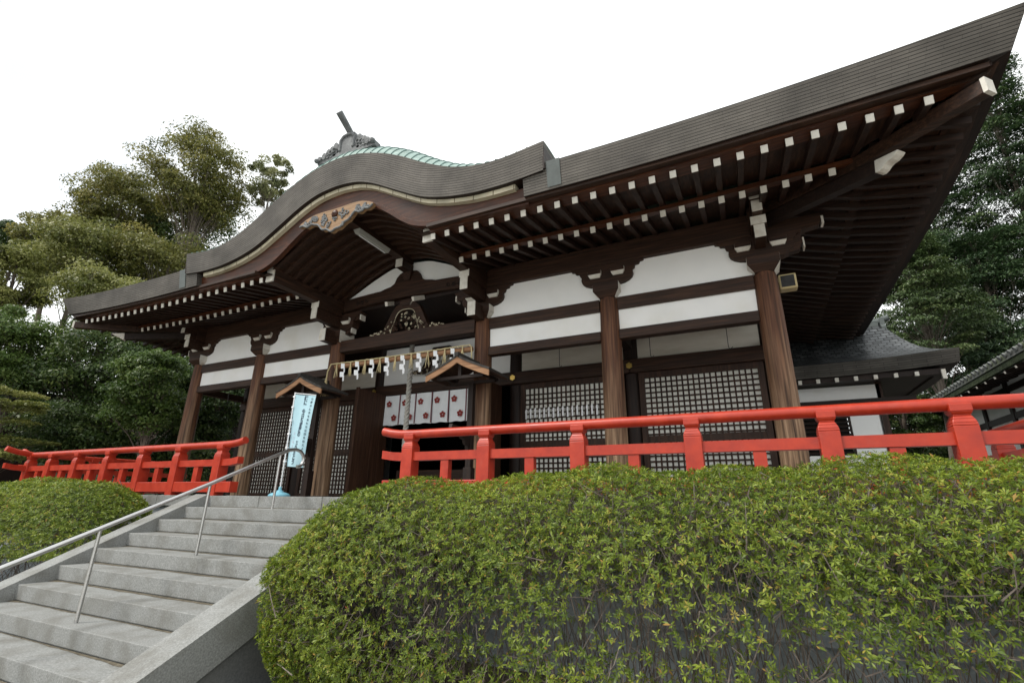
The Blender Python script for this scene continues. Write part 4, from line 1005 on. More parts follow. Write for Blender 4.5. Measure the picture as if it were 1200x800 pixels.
# ------------------------------------------------------------------ red railings
YR = -2.117
def railing(s, posts, corner, label, rear):
    t = thing('red_railing', label, 'railing', (s*4.5, YR, 0), 'red railings round the platform')
    x1 = 1.48; xc = corner
    def P(x, y, z): return (s*x, y, z)
    # top rail: round, tip curling up at the stair end, crossed upturned end at the corner
    b = MB(); pts = [P(x1-0.01, YR, 0.895), P(x1+0.12, YR, 0.865), P(x1+0.28, YR, 0.845), P(x1+0.5, YR, 0.838)]
    pts += [P(x1+0.5+(xc-x1-0.6)*i/8, YR, 0.838) for i in range(1, 9)]+[P(xc+0.05, YR, 0.84), P(xc+0.3, YR, 0.88), P(xc+0.5, YR, 0.94)]
    b.tube(pts, 0.060, 14)
    pts = [P(xc, YR-0.5, 0.945), P(xc, YR-0.3, 0.885), P(xc, YR, 0.842)]+[P(xc, YR+(rear-YR)*i/8, 0.838) for i in range(1, 9)]
    b.tube(pts, 0.058, 14); b.build('top_rail', M['red'], t)
    b = MB(); zc, hh, yw = 0.535, 0.055, 0.055
    def strip(pts2, ax):
        pts2 = [Vector(p) for p in pts2]
        for a, c in zip(pts2, pts2[1:]): b.beam(a, c, yw*2, hh*2)
    def prism_rail(profile, ax, c0, c1):    # profile: list of (coordinate, z of underside)
        pr = [(u, z-hh) for u, z in profile]+[(u, z+hh) for u, z in profile[::-1]]
        b.prism(pr, ax, c0, c1)
    prism_rail([(s*(x1+0.03), zc+0.035), (s*(x1+0.2), zc+0.008), (s*(x1+0.35), zc), (s*(xc+0.1), zc), (s*(xc+0.3), zc+0.015), (s*(xc+0.45), zc+0.045)], 1, YR-yw, YR+yw)
    prism_rail([(YR-0.45, zc+0.047), (YR-0.3, zc+0.017), (YR-0.06, zc+0.002), (YR-yw-0.002, zc+0.002)], 0, s*xc-yw, s*xc+yw)
    prism_rail([(YR+yw+0.002, zc), (rear, zc)], 0, s*xc-yw, s*xc+yw)
    b.build('middle_rail', M['red'], t, 0.006)
    b = MB(); b.box(min(s*(x1+0.08), s*(xc+0.28)), max(s*(x1+0.08), s*(xc+0.28)), YR-0.075, YR+0.075, 0.055, 0.225)
    b.box(s*xc-0.075, s*xc+0.075, YR+0.077, rear, 0.055, 0.225); b.box(s*xc-0.075, s*xc+0.075, YR-0.3, YR-0.077, 0.055, 0.225)
    b.build('base_rail', M['red'], t, 0.008)
    def post(x, y, big=1.0):
        w_ = 0.088*big; k = MB(); X_ = s*x
        k.box(X_-w_, X_+w_, y-w_, y+w_, 0.0, 0.64)
        q = [(1.0,0.64),(0.98,0.665),(0.86,0.70),(0.72,0.725),(0.72,0.737)]
        for (ra, za), (rb, zb) in zip(q, q[1:]):
            ra *= w_; rb *= w_
            k.hexa([(X_-ra,y-ra,za),(X_+ra,y-ra,za),(X_+ra,y+ra,za),(X_-ra,y+ra,za)], [(X_-rb,y-rb,zb),(X_+rb,y-rb,zb),(X_+rb,y+rb,zb),(X_-rb,y+rb,zb)])
        k.hexa([(X_-w_*0.72,y-w_*0.72,0.737),(X_+w_*0.72,y-w_*0.72,0.737),(X_+w_*0.72,y+w_*0.72,0.737),(X_-w_*0.72,y+w_*0.72,0.737)],
               [(X_-w_*0.9,y-w_*0.9,0.765),(X_+w_*0.9,y-w_*0.9,0.765),(X_+w_*0.9,y+w_*0.9,0.765),(X_-w_*0.9,y+w_*0.9,0.765)])
        k.box(X_-w_*0.9, X_+w_*0.9, y-w_*0.9, y+w_*0.9, 0.765, 0.832)
        k.build('post', M['red'], t, 0.006)
    def strut(x, y):
        k = MB(); k.box(s*x-0.06, s*x+0.06, y-0.045, y+0.045, 0.226, 0.479); k.build('strut', M['red'], t, 0.004)
    for a in posts: post(a, YR)
    for a, c in zip(posts, posts[1:]): strut((a+c)/2, YR)
    ys = np.arange(YR+1.2, rear, 1.2)
    for y in ys: post(xc, y)
    for y in [YR+0.6]+[y+0.6 for y in ys[:-1]]: strut(xc, y)
railing(1, [1.955, 3.127, 4.361, 5.623, 6.843, 7.845, 8.9], 8.9, 'vermilion railing right of the steps, above the big clipped hedge', 1.4)
railing(-1, [2.0, 3.16, 4.28, 5.45, 6.62, 7.70, 8.65], 8.65, 'vermilion railing left of the stone steps, ending below the trees', 1.4)

# ------------------------------------------------------------------ side building behind, right
sb = thing('side_building', 'low white walled annex with scale shingled hip roof behind the right eave', 'building', (8.6, 5.6, 0))
ex0, ex1, ey0, ey1 = 5.9, 10.32, 5.0, 9.2
rx0, rx1, ry, rz = 7.0, 9.55, 7.0, 4.42
def sl_z(t): return 0.28*math.sin(math.pi*t)
mb = MB(); rows = []; uv = []
def zeave(x): return 3.02+0.10*max(0, (x-8.0)/2.3)**2
for i in range(31):
    t = i/30; xe = ex0+(ex1-ex0)*t; xr = rx0+(rx1-rx0)*t; r_ = []; u_ = []
    for j in range(13):
        k = j/12; r_.append((xe*(1-k)+xr*k, ey0*(1-k)+ry*k, zeave(xe)*(1-k)+rz*k-sl_z(k))); u_.append((xe*(1-k)+xr*k, 2.5*k))
    rows.append(r_); uv.append(u_)
mb.grid(rows, 0, uv, True, True)
rows = []; uv = []
for i in range(31):
    t = i/30; ye = ey0+(ey1-ey0)*t; r_ = []; u_ = []; ze = zeave(ex1)-0.10*(1-(2*t-1)**2)
    for j in range(13):
        k = j/12; r_.append((ex1*(1-k)+rx1*k, ye*(1-k)+ry*k, ze*(1-k)+rz*k-sl_z(k))); u_.append((ye*(1-k)+ry*k, 2.0*k))
    rows.append(r_); uv.append(u_)
mb.grid(rows, 0, uv, True, True); rf = mb.build('roof', M['scale_roof'], sb)
mb = MB(); path = []
for i in range(25):
    x = ex0+(ex1-ex0)*i/24; z_ = zeave(x); path.append([(x, ey0-0.004, z_), (x-0.04*(i == 24), ey0+0.05, z_-0.30), (min(x, ex1-0.25), ey0+0.3, z_-0.29), (min(x, ex1-0.25), ey0+0.3, z_), x])
band(mb, path)
path = []
for i in range(17):
    y = ey0+(ey1-ey0)*i/16; t = i/16; z_ = zeave(ex1)-0.10*(1-(2*t-1)**2); path.append([(ex1+0.003, y, z_), (ex1-0.05, max(y, ey0+0.05), z_-0.30), (ex1-0.3, max(y, ey0+0.3), z_-0.29), (ex1-0.3, max(y, ey0+0.3), z_), y])
band(mb, path); mb.build('eave_edge', [M['eave_dark'], M['dark_x']], rf)
mb = MB(); mb.tube([(6.9, ry, rz+0.05), (9.55, ry, rz+0.05)], 0.09, 10); mb.box(6.9, 9.5, ry-0.08, ry+0.08, rz-0.08, rz+0.02)
mb.tube([(9.5, ry, rz+0.06), (9.75, ry, rz+0.14)], 0.075, 10); mb.prism([(ry-0.16, rz-0.22), (ry-0.17, rz-0.12), (ry-0.1, rz-0.05), (ry-0.1, rz+0.13), (ry+0.1, rz+0.13), (ry+0.1, rz-0.05), (ry+0.17, rz-0.12), (ry+0.16, rz-0.22)], 0, 9.54, 9.64)
mb.build('ridge', M['flashing'], rf)
mb = MB(); mb.box(ex0, 10.05, ey0+0.12, ey0+0.34, 2.62, 2.735); mb.box(9.9, 10.07, ey0+0.3, ey1, 2.62, 2.735); mb.box(ex0, 9.98, ey0+0.35, ey1-0.3, 2.66, 2.72); mb.build('soffit', M['dark_x'], sb)
for x in np.arange(6.3, 9.6, 0.36):
    mb = MB(); mb.box(x-0.035, x+0.035, ey0+0.06, ey0+0.12, 2.60, 2.69); mb.build('rafter_end', M['white_paint'], sb)
mb = MB(); mb.box(9.95, 10.02, ey0+0.06, ey0+0.118, 2.50, 2.70); mb.build('hip_rafter_end', M['white_paint'], sb)
wy = ey0+0.75
mb = MB(); mb.box(6.75, 8.98, wy, wy+0.12, 2.30, 2.62); mb.box(6.75, 7.35, wy, wy+0.12, 0, 2.12); mb.box(8.30, 8.86, wy, wy+0.12, 0, 2.05); mb.box(7.35, 8.3, wy, wy+0.12, 0, 1.05); mb.box(7.35, 8.3, wy, wy+0.12, 1.95, 2.12); mb.build('wall', M['plaster'], sb)
mb = MB(); mb.box(8.91, 9.03, wy, wy+0.14, 0, 9*0.06+2.3, 0); mb.build('corner_post', M['wood_z'], sb)
mb = MB(); mb.box(8.88, 9.0, wy+0.16, ey1-0.7, 0, 2.6); mb.build('end_wall', M['plaster'], sb)
mb = MB(); mb.box(6.75, 9.6, wy-0.05, wy+0.1, 2.12, 2.30); mb.build('tie_beam', M['dark_x'], sb)
mb = MB()
for z in np.arange(1.08, 1.93, 0.1): mb.hexa([(7.37,wy-0.01,z),(8.28,wy-0.01,z),(8.28,wy+0.03,z+0.04),(7.37,wy+0.03,z+0.04)], [(7.37,wy-0.01,z+0.02),(8.28,wy-0.01,z+0.02),(8.28,wy+0.03,z+0.06),(7.37,wy+0.03,z+0.06)])
mb.box(7.34, 7.39, wy-0.02, wy+0.02, 1.04, 1.97); mb.box(8.26, 8.31, wy-0.02, wy+0.02, 1.04, 1.97); wn = mb.build('louvred_window', M['dark_x'], sb)
mb = MB(); mb.box(7.39, 8.26, wy+0.06, wy+0.1, 1.06, 1.96); mb.build('window_recess', M['black_void'], wn)
# ------------------------------------------------------------------ tiled building, far right
tb = thing('tiled_building', 'low building with mossy tiled roof and white wall panels at the far right', 'building', (13, 8, GZ))
TX, tz = 11.5, 3.17
y0_, y1_ = 2.6, 16.6
mb = MB()
mb.hexa([(TX,y0_,tz-0.10),(15.5,y0_,tz+2.0),(15.5,y1_,tz+2.0),(TX,y1_,tz-0.10)], [(TX,y0_,tz),(15.5,y0_,tz+2.1),(15.5,y1_,tz+2.1),(TX,y1_,tz)])
mb.hexa([(15.5,y0_,tz+2.0),(19.5,y0_,tz-0.1),(19.5,y1_,tz-0.1),(15.5,y1_,tz+2.0)], [(15.5,y0_,tz+2.1),(19.5,y0_,tz),(19.5,y1_,tz),(15.5,y1_,tz+2.1)])
for y in np.arange(y0_+0.1, y1_, 0.26): mb.tube([(TX-0.02, y, tz+0.0), (15.4, y, tz+2.08)], 0.052, 8, smooth=True)
rf = mb.build('roof', M['tile_roof'], tb)
for y in np.arange(y0_+0.1, y1_, 0.26):
    mb = MB(); mb.tube([(TX-0.040, y, tz-0.005), (TX-0.018, y, tz+0.008)], 0.056, 10, smooth=False); mb.build('tile_end', M['tile_end'], rf)
mb = MB(); mb.box(TX+0.02, TX+0.10, y0_, y1_, tz-0.24, tz-0.105); mb.build('fascia', M['hill'], rf)
for y in np.arange(y0_+0.3, y1_, 0.55):
    mb = MB(); mb.beam((TX+0.06, y, tz-0.30), (13.4, y, tz+0.32), 0.07, 0.09); q = mb.build('rafter', M['dark_x'], tb)
    mb = MB(); mb.beam((TX+0.045, y, tz-0.305), (TX+0.062, y, tz-0.30), 0.05, 0.05); mb.build('rafter_end', M['white_paint'], q)
mb = MB(); mb.box(12.6, 12.7, y0_+0.2, y1_-0.3, GZ, tz+0.3); mb.build('wall', M['plaster'], tb)
mb = MB()
for y in np.arange(y0_+0.2, y1_, 1.7): mb.box(12.54, 12.6, y, y+0.16, GZ, tz+0.1)
for z in (0.35, 1.25, 2.2, 2.9): mb.box(12.555, 12.597, y0_+0.2, y1_-0.3, z, z+0.16)
mb.build('timber_frame', M['dark_z'], tb)
mb = MB(); mb.box(12.75, 18.5, y0_+0.25, y1_-0.35, GZ, tz-0.1); mb.build('inner_walls', M['plaster'], tb)

# ------------------------------------------------------------------ small sheds seen on the left
def shed(px, py, d, wdt, label):
    c = at(px, py, d); t = thing('garden_shed', label, 'shed', (c.x, c.y, GZ))
    z1 = c.z
    b = MB(); b.hexa([(c.x-wdt,c.y-1.4,z1-0.05),(c.x+wdt,c.y-1.4,z1-0.05),(c.x+wdt,c.y+1.4,z1+0.5),(c.x-wdt,c.y+1.4,z1+0.5)], [(c.x-wdt,c.y-1.4,z1+0.1),(c.x+wdt,c.y-1.4,z1+0.1),(c.x+wdt,c.y+1.4,z1+0.65),(c.x-wdt,c.y+1.4,z1+0.65)])
    b.build('roof', M['tile_grey'], t)
    b = MB(); b.box(c.x-wdt*0.8, c.x+wdt*0.8, c.y-1.1, c.y+1.1, GZ, z1-0.0); b.build('wall', M['dark_z'], t)
    for s in (-1, 1):
        b = MB(); b.box(c.x+s*wdt*0.86-0.05, c.x+s*wdt*0.86+0.05, c.y-1.25, c.y-1.15, GZ, z1); b.build('post', M['white_paint'], t)
shed(252, 490, 20, 1.0, 'small dark shed with pale posts seen between the two leftmost columns')
shed(-12, 478, 17, 1.4, 'grey roofed shed at the left edge beside the railing end')

# ------------------------------------------------------------------ hedges
def unit(v): return v/np.maximum(1e-9, np.linalg.norm(v, axis=-1, keepdims=True))
def whorls(P, N, rng, size, nleaf=7, wid=0.30):
    """rosettes of pointed leaves; each leaf two triangles folded along the midrib -> one quad rhombus"""
    n = len(P); out = []
    ref = unit(np.cross(N, rng.normal(size=(n, 3)))); ref2 = np.cross(N, ref)
    for k in range(nleaf):
        a = 2*np.pi*k/nleaf+rng.uniform(-0.35, 0.35, n); rise = rng.uniform(0.15, 0.95, n)
        d = unit(ref*np.cos(a)[:, None]+ref2*np.sin(a)[:, None]+N*rise[:, None])
        sd_ = unit(np.cross(d, N)); up = np.cross(sd_, d)
        L = (size*np.tile(rng.uniform(0.65, 1.35, 1), n)*rng.uniform(0.5, 1.25, n))[:, None]
        base = P+d*L*0.08
        mid = base+d*L*0.58
        q = np.stack([base, mid+sd_*L*wid*0.5+up*L*0.05, base+d*L-up*L*0.10, mid-sd_*L*wid*0.5+up*L*0.05], 1)
        out.append(q)
    return np.concatenate(out, 0)
def hedge(name, label, fn, n_w, seed, loc, leaf, inner, reds=0):
    t = thing(name, label, 'hedge', loc); rng = np.random.default_rng(seed)
    P, N, keep = fn(rng, n_w)
    P, N = P[keep], N[keep]; dens = rng.normal(0, 0.12, len(P))
    P = P+N*(0.03-np.abs(rng.normal(0, 0.085, len(P))))[:, None]
    N2 = unit(N+rng.normal(0, 0.35, N.shape)+np.array([0, 0, 0.45]))
    m2_ = rng.random(len(P)) < inner; Pi = P[m2_]-N[m2_]*rng.uniform(0.10, 0.40, (m2_.sum(), 1))+rng.normal(0, 0.05, (m2_.sum(), 3)); Ni = unit(N[m2_]+rng.normal(0, 0.7, (m2_.sum(), 3)))
    P, N, N2 = np.concatenate([P, Pi]), np.concatenate([N, N[m2_]]), np.concatenate([N2, Ni])
    nl = 7; Q = whorls(P, N2, rng, leaf, nl)
    patch = 0.10*np.sin(P[:, 0]*2.3+1)*np.sin(P[:, 2]*3.1+P[:, 1]*2)
    tn = np.clip(np.tile(0.42+0.19*rng.normal(size=len(P))+patch, nl)+rng.normal(0, 0.13, len(P)*nl), 0, 0.93)
    dead = rng.random(len(tn)) < 0.018; tn[dead] = 1.0
    np_mesh('foliage', Q.reshape(-1, 3), 4, M['leaf_hedge'], t, tn)
    if reds:
        i = rng.choice(len(P), reds); Q = whorls(P[i]+N[i]*0.0, N2[i], rng, leaf*0.55, 4, 0.4)
        np_mesh('young_red_shoots', Q.reshape(-1, 3), 4, M['leaf_red'], t, rng.random(len(Q)))
    return t, P, N, rng
def add_twigs(t, segs, rng, r0=0.004):
    """segs: list of polylines; fast three-sided tubes"""
    V = []
    for pl in segs:
        pl = np.asarray(pl); n = len(pl)
        rs = np.linspace(r0*1.5, r0*0.5, n)
        for a, c, ra, rb in zip(pl[:-1], pl[1:], rs[:-1], rs[1:]):
            d = c-a; u_ = np.cross(d, [0.3, 0.5, 0.81]); u_ = u_/max(1e-9, np.linalg.norm(u_)); v_ = np.cross(d, u_); v_ = v_/max(1e-9, np.linalg.norm(v_))
            ra_ = [a+ra*(u_*math.cos(q)+v_*math.sin(q)) for q in (0, 2.094, 4.189)]; rb_ = [c+rb*(u_*math.cos(q)+v_*math.sin(q)) for q in (0, 2.094, 4.189)]
            for q in range(3): V += [ra_[q], ra_[(q+1) % 3], rb_[(q+1) % 3], rb_[q]]
    np_mesh('branches', np.array(V), 4, M['twig'], t)
# right hedge: long clipped block with a rounded left end
HXL, HXC, HYC, HAY = 2.08, 3.35, -3.52, 1.10
def htop(x): return 0.222 if x > 6 else 0.222-0.036*(6-x)
def hedge_r(rng, n):
    x = np.concatenate([rng.uniform(HXL, HXC, int(n*0.24)), rng.uniform(HXC, 10.2, n-int(n*0.24))])
    uu = np.where(x < HXC, (HXC-x)/(HXC-HXL), 0); e = np.clip(1-uu**4, 0, 1)**0.25; eh = np.clip(1-uu**1.9, 0, 1)**(1/1.9)
    th = rng.uniform(-0.75, np.pi*1.02, n); p = 2/2.7
    c_, s_ = np.cos(th), np.sin(th)
    yy = HYC-HAY*e*np.sign(c_)*np.abs(c_)**p
    zc = -0.75; top = np.array([htop(v) for v in x]); az_ = (top-zc)*eh
    zz = zc+np.where(s_ > 0, az_*np.abs(s_)**p, -0.95*e*np.abs(s_)**0.7)
    N = np.stack([np.where(x < HXC, -((HXC-x)/(HXC-HXL))**1.6*1.6, 0), -np.sign(c_)*np.abs(c_)**1.3, s_+0.05], 1)
    wob = 0.035*np.sin(x*3.1+yy*2)+0.025*np.sin(x*7.3+zz*5+1)
    P = np.stack([x, yy, zz], 1)+unit(N)*wob[:, None]
    thin = 0.45+0.6*np.sin(x*2.9+1.1)*np.sin(zz*4.2+0.6)+0.45*np.sin(x*6.1+zz*7.7)+0.25*np.sin(x*11.3-zz*9.1)
    low = np.clip((-0.05-zz)/0.6, 0, 1)*(yy < HYC-0.5)*np.clip((x-3.2)/1.2, 0.15, 1)
    keep = (rng.random(n) > 0.68*np.clip(low*1.7, 0, 1)*np.clip(thin-0.02, 0.0, 1)) & (zz > GZ+0.08) & ((zz > 0.1) | (rng.random(n) > 0.25))
    return P, unit(N), keep
t, P, N, rng = hedge('clipped_hedge', 'large rounded azalea hedge below the right railing, thin enough to show the wall', hedge_r, 62000, 11, (6, HYC, GZ), 0.034, 0.38, 90)
segs = []
for k in range(800):
    i = rng.integers(len(P)); tip = P[i]-N[i]*0.02
    root_ = np.array([tip[0]+rng.normal(0, 0.25), HYC+rng.normal(0, 0.35), GZ+0.02])
    mid1 = root_*0.55+tip*0.45+rng.normal(0, 0.10, 3); mid2 = root_*0.22+tip*0.78+rng.normal(0, 0.07, 3)
    segs.append([root_, mid1, mid2, tip])
for k in range(9000):
    i = rng.integers(len(P)); tip = P[i]; d = -N[i]*1.1+rng.normal(0, 0.6, 3); L = rng.uniform(0.10, 0.34)
    if np.dot(d, N[i]) > -0.35: continue
    a = tip+d/np.linalg.norm(d)*L; segs.append([a, (a+tip)/2+rng.normal(0, 0.02, 3), tip])
add_twigs(t, segs, rng, 0.0032)
# left hedge
def hedge_l(rng, n):
    x = rng.uniform(-8.6, -2.02, n); u_ = (x+5.3)/3.3
    e = np.clip(1-np.abs(u_)**3.2, 0, 1)**(1/3.0)
    th = rng.uniform(-0.2, np.pi, n); c_, s_ = np.cos(th), np.sin(th); p = 2/2.5
    yy = -3.35-0.80*e*np.sign(c_)*np.abs(c_)**p
    top = 0.21-0.10*np.clip((-4.2-x)/2.0, 0, 2.4)-0.10*np.clip(x+3, 0, 1); zc = -0.75; zz = zc+np.where(s_ > 0, (top-zc)*(0.35+0.65*e)*np.abs(s_)**p, -0.8*e*np.abs(s_))
    N = np.stack([np.sign(u_)*np.abs(u_)**2.5*1.4, -c_, s_+0.05], 1)
    P = np.stack([x, yy, zz], 1)+unit(N)*(0.03*np.sin(x*4+zz*3))[:, None]
    return P, unit(N), zz > GZ+0.05
t, P, N, rng = hedge('clipped_hedge', 'dense clipped hedge left of the stone steps, below the left railing', hedge_l, 20000, 12, (-5, -3.3, GZ), 0.042, 0.2, 15)
segs = []
for k in range(1500):
    i = rng.integers(len(P)); tip = P[i]; d = -N[i]*1.2+rng.normal(0, 0.5, 3); L = rng.uniform(0.1, 0.4); a = tip+d/np.linalg.norm(d)*L
    segs.append([a, (a+tip)/2+rng.normal(0, 0.02, 3), tip])
for k in range(160):
    i = rng.integers(len(P)); tip = P[i]; segs.append([np.array([tip[0], -3.3, GZ]), (np.array([tip[0], -3.3, GZ])+tip)/2+rng.normal(0, 0.1, 3), tip])
add_twigs(t, segs, rng, 0.004)

# ------------------------------------------------------------------ trees
def tree(name, label, mat, px, py, d, rx, rz, seed, n=16000, leaf=0.16, K=46, openness=0.0, style='broad', lean=0.0, group='trees around the shrine', trunk_r=0.2):
    if style == 'broad': K = int(K*1.7); n = int(n*1.9); leaf = leaf*0.80
    if style == 'conifer': K = int(K*1.6); n = int(n*2.7); leaf = leaf*0.52
    c = at(px, py, d); s_ = d/F_PX; rx *= s_; rz *= s_; ry = rx*0.9
    bx, by = c.x-lean*rx, c.y+0.3
    bz = min(max(hill_z(bx, by), GZ), c.z-rz*0.9)
    t = thing(name, label, 'tree', (bx, by, bz), group); rng = np.random.default_rng(seed)
    C = np.array(c)
    # clump centres
    D = unit(rng.normal(size=(K*3, 3))); 
    rad = rng.uniform(0.42, 0.95, K*3)**0.8
    if style == 'conifer':
        zz = rng.uniform(-1, 1, K*3); a = rng.uniform(0, 2*np.pi, K*3); rr = (0.98-0.62*(zz+1)/2)*rng.uniform(0.55, 1.0, K*3)
        cen = np.stack([rr*np.cos(a), rr*np.sin(a), zz], 1)
    elif style == 'layer':
        lv = rng.integers(0, 5, K*3); zz = -0.8+lv*0.4; a = rng.uniform(0, 2*np.pi, K*3); rr = np.sqrt(rng.random(K*3))*(1.0-0.14*lv)
        cen = np.stack([rr*np.cos(a), rr*np.sin(a), zz+0.05*rng.normal(size=K*3)-0.12*rr], 1)
    else:
        cen = D*rad[:, None]; cen[:, 2] = np.where(cen[:, 2] < 0, cen[:, 2]*0.8, cen[:, 2])
        if openness: cen = cen+rng.normal(0, openness*0.25, cen.shape)
    cen = cen[:K]; S3 = np.array([rx, ry, rz])
    cw = C+cen*S3; csz = rng.uniform(0.20, 0.38, K)*(1-0.25*openness)
    ctint = rng.normal(0, 0.13, K)
    idx = rng.integers(0, K, n)
    dl = unit(rng.normal(size=(n, 3))); dl[:, 2] = np.where(rng.random(n) < 0.72, np.abs(dl[:, 2]), dl[:, 2])
    rr = rng.uniform(0.25, 1.0, n)**0.5
    flat = {'broad': 0.78, 'conifer': 0.34, 'layer': 0.16}[style]
    rloc = csz[idx]*rx
    off = dl*rr[:, None]*rloc[:, None]*np.array([1.0, 1.0, flat])
    if style == 'conifer':
        out = cen[idx]*np.array([1, 1, 0]); off[:, 2] -= 0.25*np.linalg.norm(off[:, :2], axis=1)
    Pn = cw[idx]+off
    outw = unit(Pn-C)
    if style == 'broad':
        Nn = unit(dl*0.7+outw*0.4+np.array([0, 0, 0.35])+rng.normal(0, 0.65, (n, 3)))
    elif style == 'layer':
        Nn = unit(np.array([0, 0, 1.0])+rng.normal(0, 0.4, (n, 3)))
    else:
        Nn = unit(np.array([0, 0, 0.8])+outw*0.4+rng.normal(0, 0.5, (n, 3)))
    if style == 'conifer': dirv = unit(outw*np.array([1, 1, 0.2])+np.array([0, 0, -0.35])+rng.normal(0, 0.55, (n, 3)))
    else: dirv = rng.normal(size=(n, 3))
    dirv = unit(dirv-Nn*np.sum(dirv*Nn, 1)[:, None]); sdv = np.cross(dirv, Nn)
    L = leaf*rng.uniform(0.55, 1.25, n)[:, None]; W = L*(0.24 if style != 'conifer' else 0.19)
    Q = np.stack([Pn-dirv*L*0.5, Pn+sdv*W+Nn*L*0.06, Pn+dirv*L*0.5-Nn*L*0.08, Pn-sdv*W+Nn*L*0.06], 1)
    tn = np.clip(0.45+ctint[idx]+rng.normal(0, 0.16, n), 0, 1)
    crown = np_mesh('crown', Q.reshape(-1, 3), 4, mat, t, tn)
    # trunk and limbs
    b = MB(); base = Vector((bx, by, bz)); top = Vector(c)+Vector((0, 0, rz*0.55)); r0 = trunk_r
    path = []
    for i in range(8):
        k = i/7; p = base.lerp(top, k)+Vector((rng.normal(0, 0.06)*rx*0.4, rng.normal(0, 0.06)*rx*0.4, 0))*(0 if i == 0 else 1); path.append(p)
    b.tube([path[0]-Vector((0, 0, 0.3))]+path, [r0*1.15]+[r0*(1-0.8*i/7) for i in range(8)], 9)
    tr = b.build('trunk', M['bark'], t)
    b = MB()
    for j in range(K):
        e = Vector(cw[j]); 
        k = min(0.95, (e.z-base.z)/(top.z-base.z)-0.12*rng.random()-0.12)
        if k < 0.35: k = rng.uniform(0.30, 0.75)
        q = path[int(k*7)].lerp(path[min(7, int(k*7)+1)], k*7-int(k*7))
        mid = q.lerp(e, 0.5)+Vector((0, 0, (e-q).length*0.08))
        rb = r0*(0.17 if style == 'broad' else 0.12)*(1-0.6*k)
        if rng.random() < 0.3: continue
        b.tube([q, mid, e], [rb, rb*0.6, rb*0.2], 5, cap=False)
        for m_ in range(3):
            d3 = Vector(rng.normal(0, 1, 3)); d3.normalize(); d3.z = abs(d3.z)*0.6
            b.tube([mid.lerp(e, 0.6), e+d3*float(csz[j])*rx*0.6], [rb*0.35, rb*0.12], 4, cap=False)
    b.build('limb', M['bark'], tr)
    return t
G1 = 'trees on the left hill'
# back row, left
tree('tall_tree', 'tall open crowned tree with showing limbs, left of the curved gable', M['leaf_olive'], 236, 215, 26, 60, 68, 1, 19000, 0.18, 78, 0.30, group=G1, trunk_r=0.22)
tree('slim_tree', 'thin pale tree nearest the curved gable', M['leaf_pale'], 318, 216, 27, 27, 38, 2, 5200, 0.17, 34, 0.6, group=G1, trunk_r=0.12)
tree('round_tree', 'round dark olive tree left of the tall open tree', M['leaf_olive'], 140, 246, 27, 55, 48, 3, 15000, 0.19, 44, group=G1)
tree('round_tree', 'low dark olive tree at the far left skyline', M['leaf_dark'], 18, 292, 28, 45, 30, 4, 9000, 0.2, 34, group=G1)
tree('round_tree', 'dull green tree between the left skyline and round olive tree', M['leaf_olive'], 70, 285, 27, 44, 38, 5, 10000, 0.2, 36, group=G1)
tree('bushy_tree', 'bushy yellow green tree in front of the round olive tree', M['leaf_lime'], 95, 305, 22, 58, 48, 6, 15000, 0.16, 44, group=G1)
tree('bushy_tree', 'olive green tree behind the left end of the curved gable', M['leaf_olive'], 195, 316, 23, 66, 42, 7, 15000, 0.17, 44, group=G1)
tree('bushy_tree', 'pale lime tree at the left edge, sunlit on top', M['leaf_lime'], 12, 335, 19, 40, 46, 8, 12000, 0.14, 40, group=G1)
tree('bushy_tree', 'pale lime tree just above the left eave tip', M['leaf_lime'], 128, 352, 18.5, 62, 34, 9, 12000, 0.14, 40, group=G1)
tree('dark_tree', 'dark bushy tree behind the tall open tree trunk', M['leaf_dark'], 225, 285, 29, 60, 52, 10, 12000, 0.2, 40, group=G1)
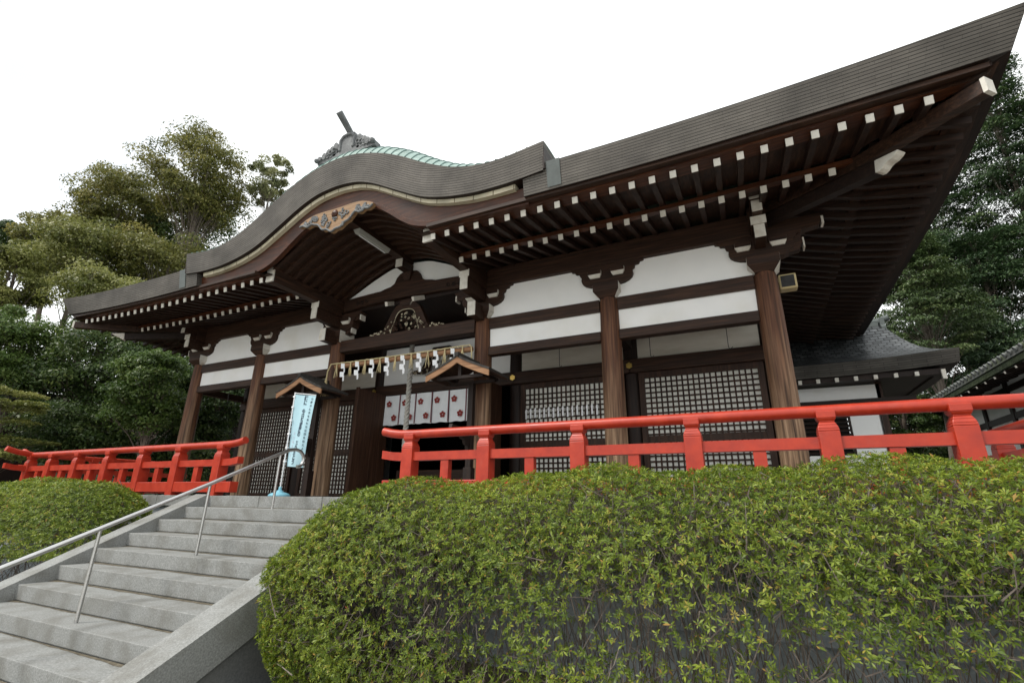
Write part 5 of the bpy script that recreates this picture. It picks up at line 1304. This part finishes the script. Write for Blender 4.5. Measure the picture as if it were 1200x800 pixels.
# front row, left: big dark evergreens
tree('evergreen_tree', 'dark evergreen tree at the left edge below the lime tree', M['leaf_mid'], 20, 425, 17, 62, 66, 11, 19000, 0.14, 52, group=G1)
tree('evergreen_tree', 'dark evergreen tree under the left eave tip', M['leaf_dark'], 120, 440, 17.5, 72, 70, 12, 22000, 0.14, 56, group=G1)
tree('evergreen_tree', 'dark evergreen tree showing between the two leftmost columns', M['leaf_dark'], 235, 470, 19, 66, 66, 13, 20000, 0.15, 52, group=G1)
tree('evergreen_tree', 'glossy green tree just left of the leftmost column', M['leaf_mid'], 178, 462, 15.5, 48, 60, 14, 15000, 0.13, 44, group=G1)
tree('evergreen_tree', 'shadowy evergreen tree behind the left railing', M['leaf_dark'], 90, 512, 16, 66, 46, 15, 15000, 0.13, 44, group=G1)
tree('evergreen_tree', 'shadowy evergreen tree behind the leftmost column foot', M['leaf_dark'], 205, 535, 18, 66, 50, 16, 12000, 0.15, 40, group=G1)
tree('layered_tree', 'yellow green tree with flat layered boughs beside the left railing end', M['leaf_lime'], -5, 492, 13.5, 66, 46, 17, 15000, 0.085, 60, style='layer', group=G1, trunk_r=0.1)
# right: conifers on the slope
G2 = 'conifers on the right slope'
tree('broad_shrub', 'dark shrub filling the gap between the annex post and tiled roof', M['leaf_dark'], 1060, 500, 15, 34, 46, 31, 9000, 0.12, 36, group=None)
tree('broad_shrub', 'dark shrub behind the corner of the right railing', M['leaf_dark'], 1128, 520, 17, 50, 40, 32, 9000, 0.12, 36, group=None)
tree('conifer', 'tall dark conifer at the right edge beside the eave tip', M['leaf_conifer'], 1185, 200, 21, 62, 150, 21, 22000, 0.26, 110, style='conifer', group=G2)
tree('conifer', 'dark conifer against the underside of the right eave', M['leaf_conifer'], 1105, 300, 22, 66, 130, 22, 22000, 0.26, 110, style='conifer', group=G2)
tree('conifer', 'paler green conifer just above the annex ridge', M['leaf_conifer_pale'], 1075, 350, 17, 62, 70, 23, 18000, 0.20, 90, style='conifer', group=G2)
tree('conifer', 'dark conifer above the mossy tiled roof', M['leaf_conifer'], 1165, 355, 19, 70, 95, 24, 18000, 0.24, 90, style='conifer', group=G2)
tree('conifer', 'bluish conifer behind the tip of the annex roof', M['leaf_conifer'], 1128, 405, 18.5, 60, 60, 25, 12000, 0.22, 60, style='conifer', group=G2)
tree('conifer', 'far conifer whose tip just tops the main roof', M['leaf_conifer'], 1034, 205, 34, 60, 148, 26, 12000, 0.34, 80, style='conifer', group=G2)
tree('conifer', 'dark conifer beyond the right edge of the main eave', M['leaf_conifer'], 1255, 250, 20, 80, 170, 27, 18000, 0.26, 100, style='conifer', group=G2)
tree('conifer', 'dark conifer between annex and tiled building', M['leaf_conifer'], 1060, 440, 22, 60, 60, 28, 10000, 0.24, 60, style='conifer', group=G2)
